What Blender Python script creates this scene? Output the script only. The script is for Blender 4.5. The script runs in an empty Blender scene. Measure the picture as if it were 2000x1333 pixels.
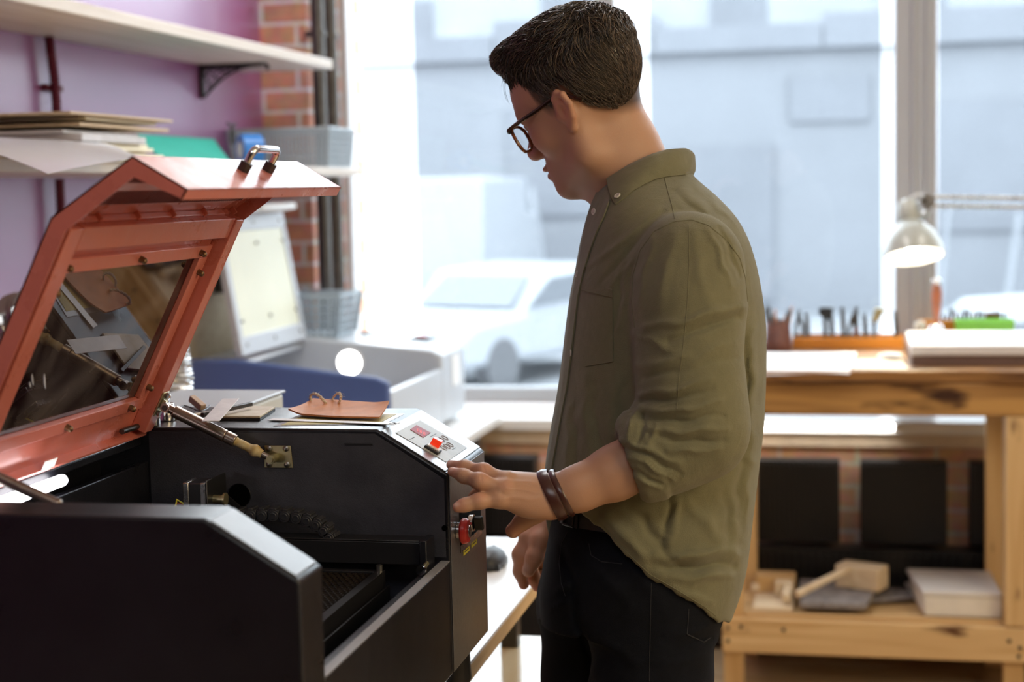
import bpy, math, random
import numpy as np
from mathutils import Vector, Matrix

# ------------------------------------------------------------------ camera, world, lights, exposure
SC = bpy.context.scene
COL = SC.collection
YAW, PITCH, ROLL, FPX = math.radians(12.06), math.radians(5.344), math.radians(-1.257), 3182.0
CAM = np.array([0.0, 0.0, 1.52])
_f = np.array([-math.sin(YAW) * math.cos(PITCH), math.cos(YAW) * math.cos(PITCH), -math.sin(PITCH)])
_r = np.array([math.cos(YAW), math.sin(YAW), 0.0])
_u = np.cross(_r, _f)
_c, _s = math.cos(ROLL), math.sin(ROLL)
AX = np.array([_c * _r + _s * _u, -_s * _r + _c * _u, _f])          # camera right, up, forward in the room

cam_data = bpy.data.cameras.new('camera')
cam = bpy.data.objects.new('camera', cam_data)
COL.objects.link(cam)
cam_data.sensor_width = 36.0
cam_data.lens = FPX / 2000.0 * 36.0
cam_data.clip_start, cam_data.clip_end = 0.05, 300
m3 = Matrix((AX[0], AX[1], -AX[2])).transposed()
cam.matrix_world = Matrix.Translation(CAM) @ m3.to_4x4()
cam_data.dof.use_dof = True
cam_data.dof.focus_distance = 2.24
cam_data.dof.aperture_fstop = 3.5
cam_data.dof.aperture_blades = 0
SC.camera = cam

SC.view_settings.view_transform = 'Standard'
SC.view_settings.look = 'None'
SC.view_settings.gamma = 1.0
SC.view_settings.exposure = 0.36
SC.view_settings.use_curve_mapping = False
SC.cycles.use_denoising = True
SC.cycles.max_bounces = 8
SC.cycles.transparent_max_bounces = 16
SC.cycles.sample_clamp_indirect = 6.0
SC.cycles.caustics_reflective = False
SC.cycles.caustics_refractive = False

world = bpy.data.worlds.new('overcast_sky')
SC.world = world
world.use_nodes = True
bg = world.node_tree.nodes['Background']
bg.inputs[0].default_value = (0.90, 0.95, 1.0, 1)
bg.inputs[1].default_value = 9.0


def area(name, loc, target, size, power, color, size_y=None, portal=False):
    d = bpy.data.lights.new(name, 'AREA')
    d.energy, d.color, d.size = power, color, size
    if size_y:
        d.shape, d.size_y = 'RECTANGLE', size_y
    if portal:
        d.cycles.is_portal = True
    o = bpy.data.objects.new(name, d)
    COL.objects.link(o)
    o.location = loc
    o.rotation_euler = (Vector(target) - Vector(loc)).to_track_quat('-Z', 'Y').to_euler()
    return o


# daylight comes in through the windows (portals only help the sky to be sampled)
area('window_portal', (-0.15, 5.86, 1.95), (-0.15, 0, 1.95), 3.5, 1.0, (1, 1, 1), 2.5, portal=True)
# fill lights added to brighten the workshop, no such lamps in view
area('warm_fill', (2.4, 0.9, 2.3), (0.0, 2.2, 0.9), 1.6, 40.0, (1.0, 0.77, 0.45))  # warm fill added for the man's back and side
area('overhead_fill', (0.1, -0.3, 3.25), (0.0, 1.2, 0.6), 1.6, 21.0, (0.93, 0.97, 1.0), 1.2)
area('overhead_fill', (1.2, 4.3, 3.25), (1.0, 4.3, 0.0), 1.2, 16.0, (1.0, 0.95, 0.86), 0.6)
area('overhead_fill', (-0.9, 4.0, 3.25), (-1.2, 4.0, 0), 1.4, 24.0, (1.0, 0.98, 0.96), 0.7)


# ------------------------------------------------------------------ helpers
def at(px, py, X=None, Y=None, Z=None, zc=None):
    """The point of the room on the sight line through a pixel of the 2000 x 1333 frame, on a plane or at a depth."""
    d = ((px - 1000) * AX[0] - (py - 666.5) * AX[1] + FPX * AX[2]) / FPX
    if X is not None:
        t = X / d[0]
    elif Y is not None:
        t = Y / d[1]
    elif Z is not None:
        t = (Z - CAM[2]) / d[2]
    else:
        t = zc
    return CAM + d * t


V = lambda *a: np.array(a, float)
ORG = {}


def unit(v):
    v = np.asarray(v, float)
    return v / max(np.linalg.norm(v), 1e-12)


def frame_of(z, hint=(0, 0, 1)):
    z = unit(z)
    h = np.asarray(hint, float)
    if abs(np.dot(z, unit(h))) > 0.98:
        h = V(1, 0, 0) if abs(z[0]) < 0.9 else V(0, 1, 0)
    x = unit(np.cross(h, z))
    y = np.cross(z, x)
    return x, y, z


def rotz(a):
    c, s = math.cos(a), math.sin(a)
    return np.array([[c, -s, 0], [s, c, 0], [0, 0, 1]])


def roty(a):
    c, s = math.cos(a), math.sin(a)
    return np.array([[c, 0, s], [0, 1, 0], [-s, 0, c]])


def rotx(a):
    c, s = math.cos(a), math.sin(a)
    return np.array([[1, 0, 0], [0, c, -s], [0, s, c]])


class MB:
    def __init__(self):
        self.v, self.f, self.mi = [], [], []

    def add(self, vs, fs, mi=0):
        b = len(self.v)
        self.v.extend([tuple(map(float, p)) for p in vs])
        self.f.extend([tuple(int(i) + b for i in q) for q in fs])
        self.mi.extend([mi] * len(fs))
        return self

    def box(self, lo, hi, R=None, c=None, mi=0):
        lo, hi = np.minimum(lo, hi).astype(float), np.maximum(lo, hi).astype(float)
        P = np.array([[(lo, hi)[(i >> k) & 1][k] for k in range(3)] for i in range(8)])
        if R is not None:
            o = (lo + hi) / 2 if c is None else np.asarray(c, float)
            P = (P - o) @ np.asarray(R).T + o
        return self.add(P, [(0, 2, 3, 1), (4, 5, 7, 6), (0, 1, 5, 4), (2, 6, 7, 3), (0, 4, 6, 2), (1, 3, 7, 5)], mi)

    def cbox(self, c, s, R=None, mi=0):
        c, s = np.asarray(c, float), np.asarray(s, float) / 2
        return self.box(c - s, c + s, R, c, mi)

    def cyl(self, a, b, r, r2=None, n=20, caps=True, mi=0):
        a, b = np.asarray(a, float), np.asarray(b, float)
        r2 = r if r2 is None else r2
        x, y, z = frame_of(b - a)
        t = np.arange(n) * 2 * math.pi / n
        ring = lambda c, q: [c + q * (math.cos(k) * x + math.sin(k) * y) for k in t]
        P = ring(a, r) + ring(b, r2)
        F = [(i, (i + 1) % n, n + (i + 1) % n, n + i) for i in range(n)]
        if caps:
            F += [tuple(range(n))[::-1], tuple(range(n, 2 * n))]
        return self.add(P, F, mi)

    def tube(self, pts, r, n=10, closed=False, caps=True, mi=0, flat=1.0, hint=(0, 0, 1)):
        pts = [np.asarray(p, float) for p in pts]
        m = len(pts)
        rr = [r] * m if np.isscalar(r) else list(r)
        P, F, up = [], [], np.asarray(hint, float)
        for i, p in enumerate(pts):
            if closed:
                d = pts[(i + 1) % m] - pts[i - 1]
            else:
                d = pts[min(i + 1, m - 1)] - pts[max(i - 1, 0)]
            x, y, z = frame_of(d, up)
            if np.dot(y, up) < 0 and i > 0:
                x, y = -x, -y
            up = y
            for k in range(n):
                a = 2 * math.pi * k / n
                P.append(p + rr[i] * (math.cos(a) * x * flat + math.sin(a) * y))
        for i in range(m if closed else m - 1):
            j = (i + 1) % m
            for k in range(n):
                F.append((i * n + k, i * n + (k + 1) % n, j * n + (k + 1) % n, j * n + k))
        if caps and not closed:
            F += [tuple(range(n))[::-1], tuple(range((m - 1) * n, m * n))]
        return self.add(P, F, mi)

    def prism(self, poly, ext, mi=0):
        poly = [np.asarray(p, float) for p in poly]
        n, e = len(poly), np.asarray(ext, float)
        P = poly + [p + e for p in poly]
        F = [(i, (i + 1) % n, n + (i + 1) % n, n + i) for i in range(n)]
        F += [tuple(range(n))[::-1], tuple(range(n, 2 * n))]
        return self.add(P, F, mi)

    def lathe(self, prof, o, axis=(0, 0, 1), n=28, mi=0, hint=(0, 0, 1), a0=0, a1=2 * math.pi):
        o = np.asarray(o, float)
        x, y, z = frame_of(axis, hint)
        full = abs(a1 - a0 - 2 * math.pi) < 1e-6
        k = n if full else n + 1
        P, F = [], []
        for (r, h) in prof:
            for i in range(k):
                t = a0 + (a1 - a0) * i / n
                P.append(o + max(r, 1e-5) * (math.cos(t) * x + math.sin(t) * y) + h * z)
        for j in range(len(prof) - 1):
            for i in range(n):
                i2 = (i + 1) % k
                F.append((j * k + i, j * k + i2, (j + 1) * k + i2, (j + 1) * k + i))
        return self.add(P, F, mi)

    def ball(self, c, r, nu=18, nv=10, R=None, mi=0):
        r = np.array([r] * 3 if np.isscalar(r) else r, float)
        P, F = [], []
        for j in range(nv + 1):
            b = -math.pi / 2 + math.pi * j / nv
            for i in range(nu):
                a = 2 * math.pi * i / nu
                q = np.array([math.cos(b) * math.cos(a), math.cos(b) * math.sin(a), math.sin(b)]) * r
                P.append(np.asarray(c, float) + (q if R is None else np.asarray(R) @ q))
        for j in range(nv):
            for i in range(nu):
                F.append((j * nu + i, j * nu + (i + 1) % nu, (j + 1) * nu + (i + 1) % nu, (j + 1) * nu + i))
        return self.add(P, F, mi)

    def grid(self, G, mi=0):
        """G: rows x cols x 3"""
        G = np.asarray(G, float)
        a, b = G.shape[:2]
        F = [(i * b + j, i * b + j + 1, (i + 1) * b + j + 1, (i + 1) * b + j) for i in range(a - 1) for j in range(b - 1)]
        return self.add(G.reshape(-1, 3), F, mi)

    def sheet(self, G, th, mi=0):
        """a curved sheet of real thickness, G: rows x cols x 3"""
        G = np.asarray(G, float)
        du, dv = np.gradient(G, axis=0), np.gradient(G, axis=1)
        N = np.cross(du, dv)
        N /= np.maximum(np.linalg.norm(N, axis=2, keepdims=True), 1e-12)
        H = G - N * th
        a, b = G.shape[:2]
        ix = lambda i, j, s=0: s * a * b + i * b + j
        F = []
        for i in range(a - 1):
            for j in range(b - 1):
                F.append((ix(i, j), ix(i, j + 1), ix(i + 1, j + 1), ix(i + 1, j)))
                F.append((ix(i, j, 1), ix(i + 1, j, 1), ix(i + 1, j + 1, 1), ix(i, j + 1, 1)))
        for j in range(b - 1):
            F.append((ix(0, j), ix(0, j, 1), ix(0, j + 1, 1), ix(0, j + 1)))
            F.append((ix(a - 1, j), ix(a - 1, j + 1), ix(a - 1, j + 1, 1), ix(a - 1, j, 1)))
        for i in range(a - 1):
            F.append((ix(i, 0), ix(i + 1, 0), ix(i + 1, 0, 1), ix(i, 0, 1)))
            F.append((ix(i, b - 1), ix(i, b - 1, 1), ix(i + 1, b - 1, 1), ix(i + 1, b - 1)))
        return self.add(np.concatenate([G.reshape(-1, 3), H.reshape(-1, 3)]), F, mi)

    def build(self, name, mat, parent=None, bevel=0.0, smooth=35, segs=2, sub=0):
        P = np.array(self.v, float)
        if parent is None:
            lo, hi = P.min(0), P.max(0)
            org = V((lo[0] + hi[0]) / 2, (lo[1] + hi[1]) / 2, lo[2])
        else:
            org = ORG[parent.name]
        me = bpy.data.meshes.new(name)
        me.from_pydata((P - org).tolist(), [], self.f)
        mats = mat if isinstance(mat, (list, tuple)) else [mat]
        for m in mats:
            me.materials.append(m)
        if len(mats) > 1:
            me.polygons.foreach_set('material_index', self.mi)
        me.validate()
        me.update()
        o = bpy.data.objects.new(name, me)
        COL.objects.link(o)
        if smooth:
            me.polygons.foreach_set('use_smooth', [True] * len(me.polygons))
            me.set_sharp_from_angle(angle=math.radians(smooth))
        if parent is None:
            o.location = org
            ORG[o.name] = org
        else:
            o.parent = parent
            ORG[o.name] = org
        if bevel:
            b = o.modifiers.new('bevel', 'BEVEL')
            b.width, b.segments, b.limit_method, b.angle_limit = bevel, segs, 'ANGLE', math.radians(40)
            b.harden_normals = False
        if sub:
            s = o.modifiers.new('sub', 'SUBSURF')
            s.levels = s.render_levels = sub
        return o


def box_obj(name, mat, lo, hi, parent=None, bevel=0.0, R=None):
    return MB().box(lo, hi, R).build(name, mat, parent, bevel)


def thing(name, label, cat, loc, group=None):
    o = bpy.data.objects.new(name, None)
    o.empty_display_size = 0.05
    COL.objects.link(o)
    o.location = loc
    ORG[o.name] = np.asarray(loc, float)
    return tag(o, label, cat, group)


def tag(o, label=None, cat=None, group=None, kind=None):
    if label:
        o['label'] = label
    if cat:
        o['category'] = cat
    if group:
        o['group'] = group
    if kind:
        o['kind'] = kind
    return o


def struct(o):
    o['kind'] = 'structure'
    return o


# ------------------------------------------------------------------ materials
def pm(name, col, rough=0.5, metal=0.0, spec=0.5, var=0.0, vscale=8.0, bump=0.0, bscale=200.0, coat=0.0, rvar=0.0,
       stretch=None, trans=0.0, bump2=0.0, b2scale=20.0, crough=0.12, emit=None, estr=0.0, sheen=0.0, sss=0.0, col2=None, detail=6.0):
    m = bpy.data.materials.new(name)
    m.use_nodes = True
    nt = m.node_tree
    p = nt.nodes['Principled BSDF']
    p.inputs['Base Color'].default_value = (*col, 1)
    p.inputs['Roughness'].default_value = rough
    p.inputs['Metallic'].default_value = metal
    p.inputs['Specular IOR Level'].default_value = spec
    p.inputs['Coat Weight'].default_value = coat
    p.inputs['Coat Roughness'].default_value = crough
    if trans:
        p.inputs['Transmission Weight'].default_value = trans
    if sheen:
        p.inputs['Sheen Weight'].default_value = sheen
        p.inputs['Sheen Roughness'].default_value = 0.4
    if sss:
        p.inputs['Subsurface Weight'].default_value = sss
        p.inputs['Subsurface Radius'].default_value = (0.012, 0.005, 0.003)
        p.inputs['Subsurface Scale'].default_value = 1.0
    if emit:
        p.inputs['Emission Color'].default_value = (*emit, 1)
        p.inputs['Emission Strength'].default_value = estr
    if var or bump or rvar:
        tc = nt.nodes.new('ShaderNodeTexCoord')
        mp = nt.nodes.new('ShaderNodeMapping')
        nt.links.new(tc.outputs['Object'], mp.inputs['Vector'])
        if stretch:
            mp.inputs['Scale'].default_value = stretch
        if var or rvar:
            n = nt.nodes.new('ShaderNodeTexNoise')
            n.inputs['Scale'].default_value = vscale
            n.inputs['Detail'].default_value = detail
            n.inputs['Roughness'].default_value = 0.65
            nt.links.new(mp.outputs['Vector'], n.inputs['Vector'])
            if var:
                r = nt.nodes.new('ShaderNodeValToRGB')
                c2 = col2 if col2 else tuple(c * (1 - var) for c in col)
                c1 = col if col2 else tuple(min(1, c * (1 + var * 0.6)) for c in col)
                r.color_ramp.elements[0].position, r.color_ramp.elements[1].position = 0.32, 0.68
                r.color_ramp.elements[0].color, r.color_ramp.elements[1].color = (*c2, 1), (*c1, 1)
                nt.links.new(n.outputs['Fac'], r.inputs['Fac'])
                nt.links.new(r.outputs['Color'], p.inputs['Base Color'])
            if rvar:
                q = nt.nodes.new('ShaderNodeMapRange')
                q.inputs['From Min'].default_value, q.inputs['From Max'].default_value = 0.35, 0.65
                q.inputs['To Min'].default_value, q.inputs['To Max'].default_value = max(0.02, rough - rvar), min(1, rough + rvar)
                nt.links.new(n.outputs['Fac'], q.inputs['Value'])
                nt.links.new(q.outputs['Result'], p.inputs['Roughness'])
        if bump:
            n2 = nt.nodes.new('ShaderNodeTexNoise')
            n2.inputs['Scale'].default_value = bscale
            n2.inputs['Detail'].default_value = 3
            nt.links.new(mp.outputs['Vector'], n2.inputs['Vector'])
            b = nt.nodes.new('ShaderNodeBump')
            b.inputs['Strength'].default_value = bump
            b.inputs['Distance'].default_value = 0.002
            nt.links.new(n2.outputs['Fac'], b.inputs['Height'])
            if bump2:
                n3 = nt.nodes.new('ShaderNodeTexNoise')
                n3.inputs['Scale'].default_value = b2scale
                n3.inputs['Detail'].default_value = 4
                n3.inputs['Distortion'].default_value = 0.8
                nt.links.new(mp.outputs['Vector'], n3.inputs['Vector'])
                b3 = nt.nodes.new('ShaderNodeBump')
                b3.inputs['Strength'].default_value = bump2
                b3.inputs['Distance'].default_value = 0.008
                nt.links.new(n3.outputs['Fac'], b3.inputs['Height'])
                nt.links.new(b3.outputs['Normal'], b.inputs['Normal'])
            nt.links.new(b.outputs['Normal'], p.inputs['Normal'])
    return m


def wood(name, c1, c2, axis='X', scale=1.0, rough=0.55, knots=0.0, kcol=(0.10, 0.035, 0.012), spec=0.35):
    m = bpy.data.materials.new(name)
    m.use_nodes = True
    nt = m.node_tree
    p = nt.nodes['Principled BSDF']
    p.inputs['Roughness'].default_value = rough
    p.inputs['Specular IOR Level'].default_value = spec
    tc = nt.nodes.new('ShaderNodeTexCoord')
    mp = nt.nodes.new('ShaderNodeMapping')
    s = {'X': (1.2, 22, 22), 'Y': (22, 1.2, 22), 'Z': (22, 22, 1.2)}[axis]
    mp.inputs['Scale'].default_value = tuple(q * scale for q in s)
    nt.links.new(tc.outputs['Object'], mp.inputs['Vector'])
    n = nt.nodes.new('ShaderNodeTexNoise')
    n.inputs['Scale'].default_value = 1.6
    n.inputs['Detail'].default_value = 5
    n.inputs['Distortion'].default_value = 0.6
    nt.links.new(mp.outputs['Vector'], n.inputs['Vector'])
    r = nt.nodes.new('ShaderNodeValToRGB')
    r.color_ramp.elements[0].position, r.color_ramp.elements[1].position = 0.34, 0.66
    r.color_ramp.elements[0].color, r.color_ramp.elements[1].color = (*c2, 1), (*c1, 1)
    nt.links.new(n.outputs['Fac'], r.inputs['Fac'])
    out = r.outputs['Color']
    if knots:
        v = nt.nodes.new('ShaderNodeTexNoise')
        mp2 = nt.nodes.new('ShaderNodeMapping')
        mp2.inputs['Scale'].default_value = tuple((1.0 if q < 2 else 3.2) for q in s)
        nt.links.new(tc.outputs['Object'], mp2.inputs['Vector'])
        nt.links.new(mp2.outputs['Vector'], v.inputs['Vector'])
        v.inputs['Scale'].default_value = 5.0
        v.inputs['Detail'].default_value = 2
        mr = nt.nodes.new('ShaderNodeMapRange')
        mr.inputs['From Min'].default_value, mr.inputs['From Max'].default_value = 0.70 - knots * 0.14, 0.78 - knots * 0.10
        nt.links.new(v.outputs['Fac'], mr.inputs['Value'])
        mx = nt.nodes.new('ShaderNodeMix')
        mx.data_type = 'RGBA'
        nt.links.new(mr.outputs['Result'], mx.inputs[0])
        nt.links.new(out, mx.inputs[6])
        mx.inputs[7].default_value = (*kcol, 1)
        out = mx.outputs[2]
    nt.links.new(out, p.inputs['Base Color'])
    return m


def brick(name, c1, c2, mortar, bw=0.25, bh=0.075):
    m = bpy.data.materials.new(name)
    m.use_nodes = True
    nt = m.node_tree
    p = nt.nodes['Principled BSDF']
    p.inputs['Roughness'].default_value = 0.85
    tc = nt.nodes.new('ShaderNodeTexCoord')
    sp, cb = nt.nodes.new('ShaderNodeSeparateXYZ'), nt.nodes.new('ShaderNodeCombineXYZ')
    geo = nt.nodes.new('ShaderNodeNewGeometry')
    nt.links.new(geo.outputs['Position'], sp.inputs['Vector'])
    ad = nt.nodes.new('ShaderNodeMath')
    ad.operation = 'ADD'
    nt.links.new(sp.outputs['X'], ad.inputs[0])
    nt.links.new(sp.outputs['Y'], ad.inputs[1])
    nt.links.new(ad.outputs[0], cb.inputs['X'])
    nt.links.new(sp.outputs['Z'], cb.inputs['Y'])
    b = nt.nodes.new('ShaderNodeTexBrick')
    b.inputs['Scale'].default_value = 1.0
    b.inputs['Brick Width'].default_value = bw
    b.inputs['Row Height'].default_value = bh
    b.inputs['Mortar Size'].default_value = 0.008
    b.inputs['Mortar Smooth'].default_value = 0.3
    b.inputs['Bias'].default_value = -0.1
    b.inputs['Color1'].default_value, b.inputs['Color2'].default_value = (*c1, 1), (*c2, 1)
    b.inputs['Mortar'].default_value = (*mortar, 1)
    nt.links.new(cb.outputs['Vector'], b.inputs['Vector'])
    n = nt.nodes.new('ShaderNodeTexNoise')
    n.inputs['Scale'].default_value = 22
    n.inputs['Detail'].default_value = 6
    nt.links.new(geo.outputs['Position'], n.inputs['Vector'])
    mx = nt.nodes.new('ShaderNodeMix')
    mx.data_type, mx.blend_type = 'RGBA', 'OVERLAY'
    mx.inputs[0].default_value = 0.6
    nt.links.new(b.outputs['Color'], mx.inputs[6])
    nt.links.new(n.outputs['Color'], mx.inputs[7])
    hs = nt.nodes.new('ShaderNodeHueSaturation')
    hs.inputs['Saturation'].default_value = 0.9
    nt.links.new(mx.outputs[2], hs.inputs['Color'])
    nt.links.new(hs.outputs['Color'], p.inputs['Base Color'])
    bp = nt.nodes.new('ShaderNodeBump')
    bp.inputs['Strength'].default_value = 0.6
    bp.inputs['Distance'].default_value = 0.006
    bp.invert = True
    nt.links.new(b.outputs['Fac'], bp.inputs['Height'])
    nt.links.new(bp.outputs['Normal'], p.inputs['Normal'])
    return m


def clear(name, tint, gloss=0.06, rough=0.02, body=None, bodyw=0.0):
    """pane: straight see-through part with a tint, a glossy surface and, if given, a milky body"""
    m = bpy.data.materials.new(name)
    m.use_nodes = True
    nt = m.node_tree
    nt.nodes.remove(nt.nodes['Principled BSDF'])
    out = nt.nodes['Material Output']
    t = nt.nodes.new('ShaderNodeBsdfTransparent')
    t.inputs[0].default_value = (*tint, 1)
    last = t.outputs[0]
    if body:
        d = nt.nodes.new('ShaderNodeBsdfTranslucent')
        d.inputs[0].default_value = (*body, 1)
        d2 = nt.nodes.new('ShaderNodeBsdfDiffuse')
        d2.inputs[0].default_value = (*body, 1)
        a = nt.nodes.new('ShaderNodeMixShader')
        a.inputs[0].default_value = 0.5
        nt.links.new(d.outputs[0], a.inputs[1])
        nt.links.new(d2.outputs[0], a.inputs[2])
        b = nt.nodes.new('ShaderNodeMixShader')
        b.inputs[0].default_value = bodyw
        nt.links.new(last, b.inputs[1])
        nt.links.new(a.outputs[0], b.inputs[2])
        last = b.outputs[0]
    if gloss:
        g = nt.nodes.new('ShaderNodeBsdfGlossy')
        g.inputs['Roughness'].default_value = rough
        fr = nt.nodes.new('ShaderNodeFresnel')
        fr.inputs['IOR'].default_value = 1.0 + gloss * 8
        mx = nt.nodes.new('ShaderNodeMixShader')
        ge = nt.nodes.new('ShaderNodeNewGeometry')
        iv = nt.nodes.new('ShaderNodeMath')
        iv.operation = 'SUBTRACT'
        iv.inputs[0].default_value = 1.0
        nt.links.new(ge.outputs['Backfacing'], iv.inputs[1])
        ml_ = nt.nodes.new('ShaderNodeMath')
        ml_.operation = 'MULTIPLY'
        nt.links.new(iv.outputs[0], ml_.inputs[0])
        nt.links.new(fr.outputs[0], ml_.inputs[1])
        nt.links.new(ml_.outputs[0], mx.inputs[0])
        nt.links.new(last, mx.inputs[1])
        nt.links.new(g.outputs[0], mx.inputs[2])
        last = mx.outputs[0]
    nt.links.new(last, out.inputs[0])
    return m


M = {}
M['purple'] = pm('purple_wall_paint', (0.27, 0.085, 0.235), 0.32, spec=0.9, var=0.05, vscale=3, bump=0.10, bscale=60, coat=0.85, crough=0.22)
M['rear'] = pm('dark_brick_paint', (0.06, 0.052, 0.05), 0.9, var=0.1)
M['white_wall'] = pm('white_wall_paint', (0.72, 0.70, 0.66), 0.8, var=0.04)
M['ceiling'] = pm('ceiling_paint', (0.75, 0.74, 0.72), 0.9, var=0.03)
M['floor'] = wood('floor_laminate', (0.56, 0.43, 0.27), (0.44, 0.31, 0.18), 'X', 0.8, 0.2, spec=0.7)
M['brick'] = brick('red_brick', (0.56, 0.24, 0.13), (0.46, 0.20, 0.12), (0.62, 0.58, 0.55))
M['brick_lit'] = brick('lit_red_brick', (0.74, 0.40, 0.22), (0.64, 0.33, 0.18), (0.66, 0.58, 0.48))  # under-sill copy of the brick, warm light put into its colour
M['pvc'] = pm('white_plastic_frame', (0.42, 0.43, 0.45), 0.35, spec=0.5, var=0.02)
M['sill'] = pm('white_sill', (0.86, 0.86, 0.85), 0.3, var=0.03)
M['glass'] = clear('window_glass', (0.96, 0.98, 0.98), 0.06)
M['screen'] = clear('screen_mesh', (0.64, 0.66, 0.68), 0.0)
M['plaster'] = pm('beige_plaster', (0.72, 0.58, 0.42), 0.8, var=0.12, vscale=12)
M['pine'] = wood('pine_timber', (0.78, 0.55, 0.28), (0.62, 0.39, 0.17), 'X', 0.7, 0.55, knots=0.35)
M['pine_v'] = wood('pine_post', (0.78, 0.55, 0.28), (0.64, 0.41, 0.18), 'Z', 0.7, 0.55, knots=0.3)
M['burnt'] = wood('scorched_slab', (0.55, 0.31, 0.10), (0.17, 0.07, 0.025), 'X', 0.55, 0.5, knots=1.0, kcol=(0.05, 0.018, 0.008))
M['burnt_top'] = wood('charred_slab_edge', (0.42, 0.21, 0.065), (0.09, 0.036, 0.014), 'X', 0.6, 0.5, knots=1.0, kcol=(0.03, 0.012, 0.006))
M['lightwood'] = wood('pale_wood', (0.86, 0.73, 0.53), (0.74, 0.59, 0.39), 'X', 0.9, 0.6)
M['orange_wood'] = wood('orange_oiled_wood', (0.72, 0.30, 0.045), (0.58, 0.21, 0.03), 'X', 0.8, 0.45)
M['black_metal'] = pm('black_enamel', (0.012, 0.012, 0.014), 0.35, spec=0.5)
M['black_plastic'] = pm('black_plastic', (0.018, 0.018, 0.02), 0.45)
M['dark_steel'] = pm('dark_steel', (0.10, 0.095, 0.09), 0.38, metal=0.9, var=0.2, vscale=30)
M['steel'] = pm('brushed_steel', (0.55, 0.54, 0.53), 0.28, metal=1.0, var=0.1, vscale=40, rvar=0.1)
M['satin_steel'] = pm('satin_steel', (0.66, 0.65, 0.64), 0.5, metal=0.5, var=0.12, vscale=60)
M['chrome'] = pm('chrome', (0.75, 0.74, 0.74), 0.12, metal=1.0)
M['zinc'] = pm('yellow_zinc', (0.50, 0.45, 0.26), 0.38, metal=0.9, var=0.2, vscale=40)
M['screw'] = pm('screw_steel', (0.38, 0.36, 0.33), 0.35, metal=1.0)
M['white_paint'] = pm('white_paint', (0.80, 0.80, 0.80), 0.4, var=0.02)
M['white_shelf'] = wood('whitewashed_shelf', (0.74, 0.69, 0.64), (0.60, 0.54, 0.48), 'Y', 0.8, 0.5)
M['white_table'] = wood('white_laminate', (0.80, 0.78, 0.75), (0.72, 0.70, 0.67), 'Y', 0.8, 0.28)
M['ply_edge'] = wood('plywood_edge', (0.66, 0.45, 0.22), (0.50, 0.31, 0.13), 'Y', 1.2, 0.6)
M['basket'] = pm('grey_blue_plastic', (0.38, 0.45, 0.50), 0.4, var=0.04)
M['paper'] = pm('white_paper', (0.85, 0.85, 0.84), 0.7)
M['red_paint'] = pm('red_lid_paint', (0.62, 0.185, 0.14), 0.34, spec=0.5, var=0.10, vscale=9, bump=0.10, bscale=350, rvar=0.16, coat=0.28, crough=0.14, bump2=0.12, b2scale=14)
M['machine'] = pm('dark_powder_coat', (0.0095, 0.0102, 0.0150), 0.32, spec=0.35, var=0.30, vscale=7, bump=0.22, bscale=700, rvar=0.05, coat=0.28, crough=0.22)
M['sheen_sticker_grey'] = pm('grey_sheen_and_sticker', (0.17, 0.17, 0.18), 0.3, spec=0.9, var=0.10, vscale=30, bump=0.25, bscale=700, coat=0.6, crough=0.2)  # lighter grey carries the window sheen on the slopes; also the sticker border
M['white_machine'] = pm('light_grey_powder_coat', (0.50, 0.53, 0.57), 0.35, spec=0.5, var=0.03)
M['blue_machine'] = pm('blue_powder_coat', (0.085, 0.14, 0.34), 0.33, spec=0.6, var=0.08, vscale=5)
# ------------------------------------------------------------------ the setting
XL = -2.013                                                   # left wall face
YW = 5.38                                                     # window wall face
struct(box_obj('floor', M['floor'], (-2.3, -2.6, -0.1), (3.4, 6.0, 0.0)))
struct(box_obj('ceiling', M['ceiling'], (-2.3, -2.6, 3.3), (3.4, 6.0, 3.4)))
struct(box_obj('wall_left', M['purple'], (-2.3, -2.6, 0.0), (XL, YW, 3.3)))
struct(box_obj('wall_right', M['white_wall'], (3.2, -2.6, 0.0), (3.4, YW, 3.3)))
struct(box_obj('wall_rear', M['rear'], (XL, -2.8, 0.0), (3.2, -2.6, 3.3)))
struct(box_obj('wall_back_lower', M['brick_lit'], (-2.3, YW, 0), (3.4, 6.0, 0.70)))
wb = MB().box((-2.3, YW, 0.7001), (-1.844, 6.0, 3.3)).box((2.3, YW, 0.70), (3.4, 6.0, 3.3)).box((-1.844, YW, 3.12), (2.3, 6.0, 3.3))
struct(wb.build('wall_back', M['brick']))
struct(box_obj('trim_1', M['plaster'], (-1.844, YW - 0.012, 0.655), (2.3, YW - 0.001, 0.70), bevel=0.003))
struct(MB().box((-1.843, YW - 0.03, 0.701), (2.299, 5.74, 0.742)).build('trim_2', M['sill'], bevel=0.006))
struct(box_obj('baseboard_left', M['white_paint'], (XL + 0.001, -2.59, 0.0), (XL + 0.018, 5.0, 0.08), bevel=0.004))

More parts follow.
